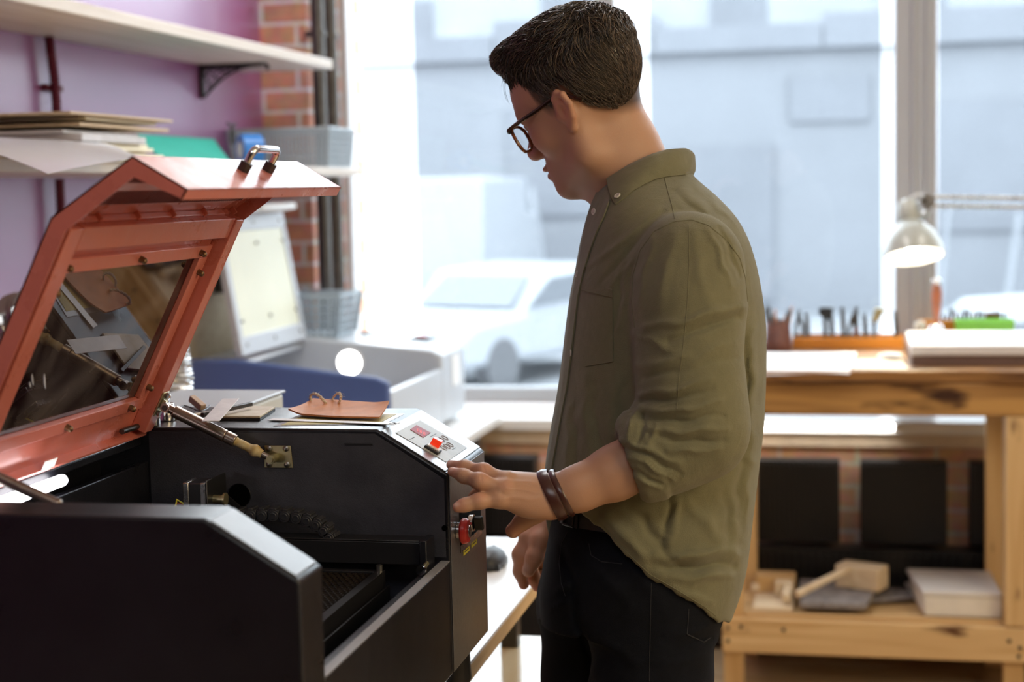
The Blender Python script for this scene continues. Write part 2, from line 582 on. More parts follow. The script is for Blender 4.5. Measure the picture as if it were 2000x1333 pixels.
posts = [(-1.844, -1.815), (-0.911, -0.834), (0.123, 0.262), (1.15, 1.28), (2.25, 2.3)]
fr = MB()
for a, b in posts:
    fr.box((a, 5.74, 0.742), (b, 5.82, 3.12))
fr.box((-1.844, 5.745, 0.742), (2.3, 5.815, 0.80)).box((-1.844, 5.745, 3.05), (2.3, 5.815, 3.12))
fr.cyl((0.185, 5.735, 0.80), (0.185, 5.735, 3.05), 0.008).cyl((0.228, 5.735, 0.80), (0.228, 5.735, 3.05), 0.006)
struct(fr.build('trim_3', M['pvc'], bevel=0.006))
scr = [(-1.593, -0.918), (-0.725, 0.078), (0.272, 1.145), (1.40, 2.2)]
for i in range(4):
    a, b = posts[i][1], posts[i + 1][0]
    w = struct(MB().box((a, 5.755, 0.80), (b, 5.762, 3.05)).build('window_%d' % (i + 1), M['glass'], smooth=0))
    s0, s1 = scr[i]
    sm = MB().box((s0, 5.846, 0.78), (s1, 5.848, 3.06))
    sm.build('screen', M['screen'], w, smooth=0)

for px in (628, 653):
    p = at(px, 300, X=-1.80)
    o = MB().cyl((-1.80, p[1], 0.742), (-1.80, p[1], 3.3), 0.023).build('heating_pipe', M['dark_steel'])
    for z in (1.0, 2.05):
        MB().cyl((-1.80, p[1], z), (-1.80, p[1], z + 0.02), 0.028).box((-1.843, p[1] - .008, z), (-1.80, p[1] + .008, z + .02)).build('bracket', M['dark_steel'], o)
    tag(o, 'dark vertical heating pipe in the brick window reveal, ' + ('the one nearer the purple wall' if px == 628 else 'the one nearer the glass'), 'pipe', 'heating pipes')

# ------------------------------------------------------------------ outside
M['facade'] = pm('slate_blue_facade', (0.245, 0.252, 0.27), 0.8, var=0.12, vscale=0.25, detail=3)
M['facade_dark'] = pm('facade_panel', (0.212, 0.219, 0.238), 0.7, var=0.10, vscale=0.5)
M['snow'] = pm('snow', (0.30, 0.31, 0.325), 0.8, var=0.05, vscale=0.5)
M['far_wall'] = pm('pale_far_wall', (0.36, 0.37, 0.39), 0.8, var=0.2, vscale=0.2)
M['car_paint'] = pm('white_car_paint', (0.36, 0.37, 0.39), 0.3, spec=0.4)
M['car_glass'] = pm('car_glass', (0.18, 0.19, 0.205), 0.3, spec=0.3)
M['tyre'] = pm('tyre_rubber', (0.12, 0.12, 0.125), 0.8)
struct(box_obj('ground', M['snow'], (-60, 6.05, -0.95), (60, 90, -0.85)))
bld = thing('building', 'long slate-blue low building across the yard behind all window panes', 'building', (-5, 30, -0.85))
MB().box((-26, 30, -0.85), (22, 38, 3.9)).build('wall', M['facade'], bld)
rf = MB()
for x0, x1, z in ((-26, -13.2, 4.15), (-13.2, -6.6, 4.35), (-6.6, -3.6, 4.6), (-3.6, -0.6, 4.35), (-0.6, 22, 4.5)):
    rf.box((x0, 29.8, 3.9), (x1 - .02, 38, z))
rf.build('parapet', M['facade_dark'], bld)
for i, (x0, x1, z0, z1) in enumerate(((-10.6, -8.9, 0.2, 2.9), (-6.4, -4.4, 1.0, 3.0), (-3.4, -1.5, -0.6, 2.2), (1.0, 3.2, 0.6, 2.9), (4.6, 7.0, 0.2, 2.8), (-1.2, 0.2, 2.6, 3.4))):
    g = MB().box((x0, 29.93, z0), (x1, 30.02, z1)).build('window', M['facade_dark'], bld)
far = thing('exterior_building', 'pale tall building farther off above the slate-blue roofline', 'building', (-6, 60, -0.85))
MB().box((-40, 60, -0.85), (30, 66, 9.5)).build('wall', M['far_wall'], far)
for k in range(9):
    x = -30 + k * 6.2
    MB().box((x, 59.9, 5.4), (x + 2.0, 60.05, 8.6)).build('window', M['facade_dark'], far)


def car(px, y, rz, label, L=4.3, W=1.75):
    p = at(px, 600, Y=y)
    o = thing('car', label, 'car', (p[0], y, -0.85), 'parked white cars')
    R = rotz(rz)
    loc = ORG[o.name]
    T = lambda pts: [loc + R @ np.array(q) for q in pts]
    body = [(-L / 2, 0.32), (-L / 2, 0.72), (-L * .42, 0.86), (-L * .20, 0.92), (-L * .06, 1.36), (L * .22, 1.42), (L * .38, 1.05), (L * .49, 0.92), (L / 2, 0.6), (L / 2, 0.32)]
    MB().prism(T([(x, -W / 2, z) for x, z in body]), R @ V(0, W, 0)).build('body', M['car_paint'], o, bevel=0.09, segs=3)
    gl = [(-L * .19, 0.95), (-L * .07, 1.28), (L * .20, 1.33), (L * .33, 1.04)]
    for s in (-1, 1):
        MB().prism(T([(x, s * (W / 2 + .002), z) for x, z in gl]), R @ V(0, s * 0.015, 0)).build('side_window', M['car_glass'], o)
    MB().prism(T([(-L * .205, -W * .40, .95), (-L * .075, -W * .36, 1.31), (-L * .075, W * .36, 1.31), (-L * .205, W * .40, .95)]), R @ V(-.03, 0, .012)).build('windscreen', M['car_glass'], o)
    MB().prism(T([(L * .39, -W * .40, 1.03), (L * .235, -W * .36, 1.37), (L * .235, W * .36, 1.37), (L * .39, W * .40, 1.03)]), R @ V(.03, 0, .012)).build('rear_window', M['car_glass'], o)
    for sx in (-.31, .31):
        for s in (-1, 1):
            a = loc + R @ V(L * sx, s * W * .40, 0.32)
            MB().cyl(a, a + R @ V(0, s * .19, 0), 0.32, n=24).build('wheel', M['tyre'], o)
    return o


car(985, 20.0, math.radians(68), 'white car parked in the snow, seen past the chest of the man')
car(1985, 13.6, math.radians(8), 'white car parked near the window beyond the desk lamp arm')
van = thing('van', 'white box van parked in the snow beyond the leftmost window pane', 'van', tuple(at(823, 500, Y=23.0)[:2]) + (-0.85,))
o = ORG[van.name]
MB().box(o + V(-.95, 0, .55), o + V(.93, 3.3, 2.55)).build('cargo_box', M['car_paint'], van, bevel=0.05)
MB().prism([o + V(-.9, 3.35, .45), o + V(-.9, 4.9, .45), o + V(-.9, 4.9, 1.2), o + V(-.9, 4.5, 1.95), o + V(-.9, 3.35, 2.0)], (1.8, 0, 0)).build('cab', M['car_paint'], van, bevel=0.06)
for sx in (-.75, .75):
    for sy in (0.9, 4.1):
        MB().cyl(o + V(sx - .1, sy, .38), o + V(sx + .1, sy, .38), .38, n=24).build('wheel', M['tyre'], van)
for i, (p0, p1, yy) in enumerate((((985, 395), (1012, 590), 28.6), ((1038, 370), (1075, 590), 28.6), ((1852, 400), (1832, 600), 28.6), ((1990, 420), (1962, 600), 28.6))):
    a, b = at(*p0, Y=yy + 0.9), at(*p1, Y=yy)
    b[2] = -0.85
    mb = MB().tube([b, a], 0.14, n=4, flat=0.35)
    tag(mb.build('plank', M['car_paint']), 'pale plank leaning on the slate-blue building, ' + ['left one behind the box van', 'right one of the pair beside the face', 'first one right of the window post', 'one above the right white car'][i], 'plank', 'planks outside')

# ------------------------------------------------------------------ left wall: shelves, brackets, hose
SHX = -1.70
def shelf(z1, th, x1, y0, y1, label):
    return tag(MB().box((XL + .001, y0, z1 - th), (x1, y1, z1)).build('wall_shelf', M['white_shelf'], bevel=0.003), label, 'shelf', 'wall shelves')
shelf(1.957, 0.030, -1.70, 2.2, 5.215, 'upper whitewashed wooden shelf on the purple wall, with black brackets')
shelf(1.600, 0.026, -1.64, 2.2, 5.30, 'lower whitewashed wooden shelf on the purple wall, holding boards and basket')


def bracket(y, ztop, label):
    o = thing('shelf_bracket', label, 'bracket', (XL + .002, y, ztop - .10), 'ornamental shelf brackets')
    x0 = XL + .002
    A, B = 0.215, 0.105
    MB().box((x0, y - .010, ztop - B), (x0 + .012, y + .010, ztop - .0005)).build('wall_plate', M['black_metal'], o, bevel=.002)
    arm = MB().box((x0 + .0121, y - .010, ztop - .011), (x0 + A, y + .010, ztop - .0005))
    arm.tube([V(x0 + A, y, ztop - .006), V(x0 + A + .008, y, ztop - .010), V(x0 + A + .010, y, ztop - .018), V(x0 + A + .004, y, ztop - .022)], .006, n=8)
    arm.build('arm', M['black_metal'], o, bevel=.002)
    q = lambda t: V(x0 + .012 + (A - .03) * (1 - (1 - t) ** 1.0) * 1.0, y, ztop - B + .004 + (B - .012) * (1 - (1 - t) ** 2.2))
    lat = MB().tube([q(t) for t in np.linspace(0, 1, 14)], .0045, n=6)
    cor = V(x0 + .010, y, ztop - .010)
    for k in range(5):
        t = .12 + .18 * k
        lat.tube([cor + (q(t) - cor) * .02, q(t)], .0028, n=6)
    for fr_ in (.35, .62, .84):
        lat.tube([cor + (q(t) - cor) * (fr_ + .05 * math.sin(9 * t)) for t in np.linspace(.05, .95, 16)], .0026, n=6)
    lat.build('lattice', M['black_metal'], o)


bracket(4.835, 1.927, 'black ornamental lattice bracket under the upper shelf near the brick pillar')
bracket(3.12, 1.927, 'black bracket arm tip under the upper shelf in the top corner')
M['maroon'] = pm('maroon_hose', (0.11, 0.012, 0.03), 0.5, spec=0.4)
hp = [(95, 55), (99, 100), (106, 150), (110, 200), (112, 250), (114, 300), (116, 350), (119, 410), (121, 470), (122, 560)]
pts = [at(x, y, X=XL + .030) for x, y in hp]
pts[0][2] = min(pts[0][2], 1.925)
fine = [pts[int(t)] * (1 - t % 1) + pts[min(int(t) + 1, 9)] * (t % 1) for t in np.linspace(0, 9, 130)]
fine = [p for p in fine if not (1.572 < p[2] < 1.603)]
up_, lo_ = [p for p in fine if p[2] > 1.6], [p for p in fine if p[2] < 1.575]
for part, lab in ((up_, 'dark maroon corrugated hose on the purple wall above the lower shelf'), (lo_, 'dark maroon corrugated hose on the purple wall below the lower shelf')):
    rad = [.0135 if i % 2 else .0105 for i in range(len(part))]
    h = MB().tube(part, rad, n=10).build('cable_conduit', M['maroon'])
    tag(h, lab, 'hose', 'wall hoses')
    if part is up_:
        p = at(108, 172, X=XL + .02)
        MB().box(p + V(-.019, -.04, -.008), p + V(.0, .045, .008)).build('clamp', M['maroon'], h, bevel=.002)

# boards on the lower shelf
M['board_face'] = wood('plywood_face', (0.66, 0.52, 0.35), (0.52, 0.38, 0.23), 'Y', 0.8, 0.6)
M['board_cream'] = pm('cream_board', (0.86, 0.80, 0.62), 0.55, var=0.05, vscale=5)
M['board_film'] = pm('film_wrapped_board', (0.62, 0.60, 0.60), 0.18, spec=0.8, var=0.1, vscale=20)
z = 1.6005
random.seed(5)
sheets = [('cream', 3.30, 3.60, -1.625, .008), ('cream', 3.26, 3.645, -1.615, .008), ('brown', 3.30, 3.60, -1.64, .006), ('cream', 3.24, 3.60, -1.62, .008), ('cream', 3.22, 3.59, -1.63, .008),
          ('film', 3.22, 3.55, -1.615, .016), ('film', 3.20, 3.56, -1.64, .007), ('brown', 3.22, 3.68, -1.615, .006), ('cream', 3.28, 3.655, -1.635, .007), ('brown', 3.17, 3.70, -1.612, .005)]
wd = {'cream': 'cream-edged plywood sheet', 'brown': 'brown plywood sheet', 'film': 'glossy film-wrapped board'}
pos = ['lying on the shelf at the bottom of the stack', 'second from the bottom of the stack', 'thin, third from the bottom of the stack', 'fourth from the bottom of the stack', 'directly under the wrapped boards', 'thick, in the middle of the stack', 'thinner, on top of the thick wrapped one', 'above the wrapped boards', 'just under the topmost sheet', 'topmost of the stack on the shelf']
for i, (k, y0, y1, xf, th) in enumerate(sheets):
    R = rotz(math.radians(random.uniform(-1.0, 1.0)))
    c = V((XL + .03 + xf) / 2, (y0 + y1) / 2, z + th / 2)
    o = MB().cbox(c, (xf - XL - .03, y1 - y0, th), R).build('plywood_sheet', M['board_film'] if k == 'film' else (M['board_cream'] if k == 'cream' else M['board_face']), bevel=.001)
    tag(o, wd[k] + ', ' + pos[i], 'board', 'boards on the lower shelf')
    z += th + .0006 + (.008 if i in (6, 7) else .001 if i == 8 else 0)

# translucent plastic sheet that hangs over the edge of the lower shelf
M['film'] = pm('frosted_plastic_film', (0.62, 0.61, 0.63), 0.22, spec=0.6, var=0.06, vscale=4)
G = []
for i, s in enumerate(np.linspace(0, 1, 22)):
    row = []
    for j, t in enumerate(np.linspace(0, 1, 10)):
        y = 2.62 + .70 * s - .02 * t
        x = -1.628 + .26 * t * (1 - .55 * s ** 3)
        dz = -.03 * t ** 1.6 - .035 * t * (1 - s) + .012 * math.sin(3.3 * s) * t
        row.append((x, y, 1.6405 + dz - .030 * s * (1 - t) * 0 - .012 * t * t))
    G.append(row)
film = tag(MB().sheet(G, -.0012).build('plastic_sheet', M['film']), 'frosted grey plastic sheet curling out over the lower shelf edge below the plywood', 'plastic sheet')

# teal sheet, blue roll, grey basket
M['teal'] = pm('teal_felt', (0.012, 0.36, 0.28), 0.75, var=0.10, vscale=10)
G = []
for s in np.linspace(0, 1, 24):
    row = []
    for t in np.linspace(0, 1, 12):
        a = at(316 + 132 * s, 309, X=-1.66)
        b = at(346 + 150 * s, 277, X=-1.66)
        p = a * (1 - t) + b * t
        cz = .028 * (2 * s - 1) ** 2
        row.append((p[0] - .16 * t, p[1] + .10 * t, 1.604 + .078 * t ** 1.1 + cz * (1 - t) * .4))
    G.append(row)
tag(MB().sheet(G, .003).build('felt_sheet', M['teal']), 'teal green sheet bent upward on the lower shelf beside the plywood stack', 'felt sheet')
M['blue_tape'] = pm('blue_plastic', (0.02, 0.20, 0.62), 0.35)
c = at(488, 285, X=-1.72)
roll = thing('tape_roll', 'blue roll with white core lying between teal sheet and grey basket on lower shelf', 'roll', (c[0], c[1], 1.6005))
c[2] = 1.6005 + .047
MB().lathe([(.024, -.03), (.046, -.03), (.046, .03), (.024, .03), (.024, -.03)], c, axis=(.6, .5, 0)).build('tape', M['blue_tape'], roll)
MB().lathe([(.019, -.032), (.0238, -.032), (.0238, .032), (.019, .032), (.019, -.032)], c, axis=(.6, .5, 0)).build('core', M['paper'], roll)
cb = [at(445, 262, X=-1.75) + V(0, .03 * math.sin(a), .03 * math.cos(a)) * 1.0 for a in np.linspace(0, 6, 20)]
lowest = min(p[2] for p in cb)
tag(MB().tube([p + V(.03 * i / 20, 0, 1.667 - .0 - lowest if False else 0) for i, p in enumerate(cb)], .004, n=8).build('cable_coil', M['black_plastic']), 'black cable loop standing behind the teal sheet on the lower shelf', 'cable')


def crate(name, lab, x0, x1, y0, y1, z0, h, taper, cat='basket', group='grey plastic baskets', rows=6, cols=(14, 22)):
    """open plastic basket with slotted walls: floor, four walls made of bars, rim"""
    o = thing(name, lab, cat, ((x0 + x1) / 2, (y0 + y1) / 2, z0), group)
    c = [V(x0 + taper, y0 + taper, z0 + .004), V(x1 - taper, y0 + taper, z0 + .004), V(x1 - taper, y1 - taper, z0 + .004), V(x0 + taper, y1 - taper, z0 + .004)]
    t = [V(x0, y0, z0 + h), V(x1, y0, z0 + h), V(x1, y1, z0 + h), V(x0, y1, z0 + h)]
    MB().box(c[0] - V(0, 0, .004), c[2] + V(0, 0, .0005)).build('base', M['basket'], o)
    for k in range(4):
        a0, a1, b0, b1 = c[k], c[(k + 1) % 4], t[k], t[(k + 1) % 4]
        n = cols[k % 2]
        w = MB()
        for i in range(n + 1):
            u = i / n
            wd_ = .5 * np.linalg.norm(a1 - a0) / n * (.34 if 0 < i < n else .8)
            p, q = a0 + (a1 - a0) * u, b0 + (b1 - b0) * u
            d = unit(a1 - a0) * wd_
            nrm = unit(np.cross(a1 - a0, b0 - a0)) * .0022
            w.prism([p - d, p + d, q + d, q - d], nrm)
        for j in range(rows + 1):
            v = j / rows
            p, q = a0 + (b0 - a0) * v, a1 + (b1 - a1) * v
            nrm = unit(np.cross(a1 - a0, b0 - a0)) * .0022
            e = unit(b0 - a0) * .5 * h / rows * (.26 if 0 < j < rows else .5)
            w.prism([p - e, q - e, q + e, p + e], nrm)
        w.build('slotted_side', M['basket'], o, smooth=0)
    MB().tube(t, .006, n=8, closed=True).build('rim', M['basket'], o)
    return o


y0 = at(640, 300, X=-1.66)[1]
crate('plastic_basket', 'grey slotted plastic basket on the lower shelf by the brick pillar', -1.995, -1.655, y0, 5.27, 1.6005, .125, .012, cols=(26, 18))

# ------------------------------------------------------------------ white table, blue engraver on it
ZT = .76
tb = thing('work_table', 'white laminate table under the window carrying the blue engraver', 'table', (-1.58, 4.75, 0))
MB().box((-1.99, 4.05, ZT - .03), (-1.185, 5.345, ZT)).build('table_top', M['white_table'], tb, bevel=.003)
for x in (-1.94, -1.25):
    for y in (4.15, 5.18):
        MB().box((x - .025, y - .025, 0), (x + .025, y + .025, ZT - .0305)).build('leg', M['dark_steel'], tb, bevel=.003)

bm = thing('laser_engraver', 'blue and light grey engraver with raised pale lid on the white table', 'engraver', (-1.61, 4.85, ZT))
XF, XB, Y0, Y1, Yc = -1.30, -1.924, 4.406, 5.308, 5.007
zb = ZT + .015
prof = [(XB, zb), (XB, 1.047), (-1.766, 1.047), (-1.335, at(745, 738, Y=Y0)[2]), (XF, at(757, 748, Y=Y0)[2]), (XF, zb)]
MB().prism([V(x, Y0, z) for x, z in prof], (0, .022, 0)).build('side_panel', M['blue_machine'], bm, bevel=.010, segs=3)
hs = MB()
hs.box((XF - .022, Y0 + .0225, zb), (XF, Yc - .0005, .952))                         # front wall
hs.box((XB, Y0 + .0225, zb), (XB + .02, Yc - .0005, 1.035))                        # back wall
hs.box((XB + .0205, Y0 + .0225, zb), (XF - .0225, Yc - .0005, zb + .02))          # floor pan
hs.box((XB + .0205, Y0 + .0225, 1.02), (-1.765, Yc - .0005, 1.035))               # back deck
hs.build('housing', M['white_machine'], bm, bevel=.004)
prof2 = [(XB, zb), (XB, 1.05), (-1.72, 1.05), (-1.335, 1.012), (XF, .995), (XF, zb)]
MB().prism([V(x, Yc, z) for x, z in prof2], (0, Y1 - Yc, 0)).build('control_box', M['white_machine'], bm, bevel=.008, segs=3)
for x in (XB + .06, XF - .06):
    for y in (Y0 + .08, Y1 - .08):
        MB().cyl((x, y, ZT), (x, y, zb - .0003), .02).build('foot', M['black_plastic'], bm)
p = at(890, 725, X=XF + .001)
MB().box(p + V(0, -.045, -.045), p + V(.002, .045, .055)).build('label_plate', M['paper'], bm)
M['red_plastic'] = pm('red_plastic', (0.62, 0.03, 0.02), 0.3, spec=0.6)
p = at(848, 664, Z=1.02)
MB().box((-1.47, p[1] - .05, 1.018), (-1.40, p[1] + .05, 1.030), roty(.10)).build('switch', M['black_plastic'], bm, bevel=.003)
MB().box((-1.455, p[1] - .02, 1.031), (-1.42, p[1] + .015, 1.036), roty(.10)).build('rocker', M['red_plastic'], bm, bevel=.002)
# glowing disc added for the bright round hole in the control box
M['glow_disc'] = pm('glowing_white_disc', (1, 1, 1), 0.4, emit=(1, 0.99, 0.96), estr=9)
p = at(682, 709, Y=Yc - .012)
MB().lathe([(0, 0), (.036, 0), (.0375, .003), (.0375, .0115)], p, axis=(0, 1, 0), n=40).build('glowing_disc', M['glow_disc'], bm)
MB().lathe([(.038, .002), (.044, .002), (.045, .0118), (.038, .0118), (.038, .002)], p, axis=(0, 1, 0), n=40).build('disc_ring', M['white_paint'], bm)
# lid
M['lid_panel'] = pm('pale_yellow_acrylic', (0.78, 0.78, 0.62), 0.3, var=0.06, vscale=3)
ly0, ly1, hx, hz = 4.432, 4.998, -1.745, 1.052
tilt = math.atan2(-.065, .395)
UL, LL = V(math.sin(tilt), 0, math.cos(tilt)), .415
NL = V(UL[2], 0, -UL[0])
B0 = V(hx, 0, hz)
Lp = lambda s, y, n=0: B0 + UL * s + V(0, y, 0) + NL * n
lf = MB()
for s0, s1, a, b in ((0, .055, ly0, ly1), (LL - .05, LL, ly0, ly1), (.0555, LL - .0505, ly0, ly0 + .035), (.0555, LL - .0505, ly1 - .035, ly1)):
    lf.prism([Lp(s0, a), Lp(s0, b), Lp(s1, b), Lp(s1, a)], -NL * .022)
lid = lf.build('lid', M['white_machine'], bm, bevel=.003)
MB().prism([Lp(.05, ly0 + .03, -.004), Lp(.05, ly1 - .03, -.004), Lp(LL - .045, ly1 - .03, -.004), Lp(LL - .045, ly0 + .03, -.004)], -NL * .004).build('window_panel', M['lid_panel'], lid)
for a, b in ((ly0 + .03, ly0 + .20), (ly0 + .23, ly1 - .03)):
    MB().prism([Lp(LL + .001, a), Lp(LL + .001, b), Lp(LL + .022, b), Lp(LL + .022, a)], NL * .06).build('handle_flange', M['white_paint'], lid, bevel=.006)
for s in (.03, .10, LL - .09, LL - .025):
    for y in (ly0 + .048, (ly0 + ly1) / 2, ly1 - .05):
        if s in (.10, LL - .09) or y != (ly0 + ly1) / 2 or True:
            MB().cyl(Lp(s, y, -.003), Lp(s, y, .004), .005, n=10).build('screw', M['screw'], lid)

p = at(663, 660, Y=5.16)
crate('plastic_basket', 'small grey plastic basket standing on the back of the blue engraver', -1.86, -1.645, 5.03, 5.27, 1.0505, .135, .02, rows=5, cols=(7, 8))
o = MB().box(at(722, 640, Y=5.2) * V(1, 1, 0) + V(-.03, -.02, 1.046), at(722, 640, Y=5.2) * V(1, 1, 0) + V(.03, .02, 1.057), rotz(.6)).build('clip', M['black_plastic'], bevel=.003)
tag(o, 'small black clip lying on top of the blue engraver beside the small basket', 'clip')

# pale board leaning on the purple wall, black clamp on it
R = roty(math.radians(3))
o = MB().cbox((-1.975, 4.62, ZT + .345), (.012, .72, .68), R).build('mdf_board', M['lightwood'], bevel=.002)
tag(o, 'pale wooden board leaning on the purple wall behind the blue engraver', 'board')
k = thing('spring_clamp', 'small black clamp gripping the pale leaning board', 'clamp', tuple(at(421, 560, X=-1.955)))
b = ORG[k.name]
MB().tube([b + V(.008, 0, .06), b + V(.01, .004, .02), b + V(.012, -.002, -.02)], [.007, .012, .018], n=8).build('jaw', M['black_plastic'], k)
MB().tube([b + V(.008, 0, .05), b + V(.012, .03, .015), b + V(.012, .045, -.018)], .006, n=8).build('handle', M['black_plastic'], k)

# sill clutter on the left: paper sheet
o = MB().box((-1.02, 5.40, .7425), (-.62, 5.62, .7455), rotz(.05)).build('paper_sheet', M['paper'])
tag(o, 'white paper sheet lying on the window sill behind the man', 'paper')

M['tube_lit'] = pm('lit_tube_lamp', (1, 1, 1), 0.4, emit=(1.0, 0.97, 0.92), estr=9)
p = at(1746, 822, Y=5.34)
tl_ = thing('tube_lamp', 'lit white tube lamp along the sill edge behind the timber bench', 'lamp', (p[0] - .4, 5.345, .715))
MB().cyl((p[0] - .82, 5.336, .728), (p[0], 5.336, .728), .0095, n=16).build('tube', M['tube_lit'], tl_)
for x in (p[0] - .84, p[0]):
    MB().box((x + .0005, 5.326, .716), (x + .0195, 5.3495, .740)).build('end_holder', M['white_paint'], tl_, bevel=.002)
# ------------------------------------------------------------------ radiators
M['rad'] = pm('black_radiator', (0.010, 0.010, 0.012), 0.38, spec=0.5)
for i, (a, b) in enumerate(((-1.36, -1.054), (-.322, -.06), (.004, .275), (.343, .615))):
    o = thing('radiator', 'black ribbed radiator ' + ['under the sill between the dark machine and the man', 'under the bench nearest the back of the man', 'in the middle of the opening under the bench', 'partly hidden by the rear bench post'][i], 'radiator', ((a + b) / 2, 5.29, .36), 'black radiators')
    MB().box((a, 5.265, .36), (b, 5.335, .628)).build('body', M['rad'], o, bevel=.006)
    rb = MB()
    n = 16
    for j in range(n):
        x = a + .012 + (b - a - .024) * j / (n - 1)
        rb.box((x - .0042, 5.252, .375), (x + .0042, 5.2645, .618))
    rb.build('ribs', M['rad'], o, bevel=.001)
    for x in (a + .05, b - .05):
        MB().box((x - .01, 5.335, .45), (x + .01, YW - .0005, .49)).build('mount', M['rad'], o)
lowr = MB().box((-1.36, 5.245, .02), (.98, 5.34, .345))
for j in range(90):
    x = -1.35 + 2.32 * j / 89
    lowr.box((x - .004, 5.236, .04), (x + .004, 5.2445, .33))
tag(lowr.build('convector', M['rad'], bevel=0.0), 'long low black ribbed convector along the wall below the radiators', 'convector')
# ------------------------------------------------------------------ table of the red-lidded machine
TZ = .80
mt = thing('work_table', 'pale wooden table under the machine with the open red lid', 'table', (-.93, 2.3, 0))
MB().box((-1.27, 1.28, TZ - .005), (-.582, 3.25, TZ)).build('table_surface', M['white_table'], mt)
MB().box((-1.27, 1.28, TZ - .032), (-.5825, 3.25, TZ - .0052)).build('table_top', M['ply_edge'], mt, bevel=.002)
for x in (-1.21, -.70):
    for y in (1.38, 3.2):
        MB().box((x - .018, y - .018, 0), (x + .018, y + .018, TZ - .0322)).build('leg', M['dark_steel'], mt, bevel=.003)
M['gloss_wood'] = wood('glossy_pale_shelf', (0.80, 0.70, 0.50), (0.68, 0.56, 0.36), 'Y', 0.8, 0.13, spec=0.8)
MB().box((-1.26, 1.30, .560), (-.575, 3.275, .585)).build('lower_shelf', M['gloss_wood'], mt, bevel=.002)
ms = thing('computer_mouse', 'black computer mouse on the pale table beyond the machine', 'mouse', (-.690, 3.0, TZ))
MB().ball((-.690, 2.99, TZ + .012), (.030, .052, .026), 20, 12).box((-.715, 2.95, TZ + .0), (-.665, 3.03, TZ + .012)).build('shell', M['black_plastic'], ms)
MB().cyl((-.693, 3.02, TZ + .029), (-.687, 3.02, TZ + .029), .006, n=14).build('wheel', M['dark_steel'], ms)

# ------------------------------------------------------------------ the machine with the open red lid
XF, XB, ZB, ZT2, XS, ZS = -.542, -1.06, .862, 1.198, -.641, 1.137
YN0, YN1, YC0, YC1 = 1.505, 1.575, 2.107, 2.320
lm = thing('laser_engraver', 'dark grey engraving machine with raised red lid and hand-touched control panel', 'engraver', (-.80, 1.91, TZ))
pf = [(XB, ZB), (XB, ZT2), (XS, ZT2), (XF, ZS), (XF, ZB)]
MB().prism([V(x, YN0, z) for x, z in pf], (0, YN1 - YN0, 0)).build('side_panel', M['machine'], lm, bevel=.0035, segs=3)
MB().prism([V(x, YC0, z) for x, z in pf], (0, YC1 - YC0, 0)).build('control_box', M['machine'], lm, bevel=.0035, segs=3)
M['dusty_lit'] = pm('dusty_lit_panel', (0.052, 0.054, 0.068), 0.45, spec=0.5, var=0.5, vscale=16, bump=0.2, bscale=600, col2=(0.027, 0.028, 0.038), detail=9)  # dust blotches, on a tone lightened to stand for tube light
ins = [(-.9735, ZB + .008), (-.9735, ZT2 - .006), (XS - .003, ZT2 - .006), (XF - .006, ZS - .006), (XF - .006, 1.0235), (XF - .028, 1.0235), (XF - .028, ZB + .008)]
MB().prism([V(x, YC0 - .0012, z) for x, z in ins], (0, .0011, 0)).build('brightened_partition', M['dusty_lit'], lm)
hs = MB()
hs.box((XF - .012, YN1 + .0003, ZB), (XF - .0005, YC0 - .0008, 1.018)).box((XF - .024, YN1 + .0003, 1.0145), (XF - .0122, YC0 - .0008, 1.018))
M['edge_glint'] = pm('painted_edge_highlight', (0.42, 0.42, 0.45), 0.25, spec=0.9, coat=0.5)  # pale colour paints the highlight along the front panel's edge
hs.build('front_panel', M['machine'], lm, bevel=.002)
MB().box((XB + .001, YN1 + .0003, ZB), (XB + .012, YC0 - .0003, 1.184)).box((XB + .0122, YN1 + .0003, 1.172), (-.985, YC0 - .0003, 1.184)).build('back_panel', M['machine'], lm, bevel=.002)
MB().box((-.988, YN1 + .0003, ZB + .03), (-.976, YC0 - .0003, 1.150)).box((-.978, 1.80, ZB + .03), (-.9745, 1.803, 1.15)).build('inner_back_panel', M['machine'], lm, bevel=.002)
MB().box((XB + .013, YN1 + .0003, ZB), (XF - .0125, YC0 - .0003, ZB + .006)).build('floor_pan', M['black_metal'], lm)
for x in (XB + .05, XF - .035):
    for y in (1.55, 2.27):
        MB().lathe([(0, 0), (.018, 0), (.020, .006), (.017, .058), (0, .0615)], (x, y, TZ)).build('foot', M['black_plastic'], lm)

SU = unit(V(XF - XS, 0, ZS - ZT2))
SN = V(-SU[2], 0, SU[0])
SO = V(XS, 0, ZT2)


def slope_pt(px, py, off=0.0):
    d = at(px, py, zc=1.0) - CAM
    o = SO + SN * off
    return CAM + d * (np.dot(o - CAM, SN) / np.dot(d, SN))


def slope_quad(mb, pts, h0, h1):
    P = [slope_pt(*p) for p in pts]
    return mb.prism([p + SN * h0 for p in P], SN * (h1 - h0))


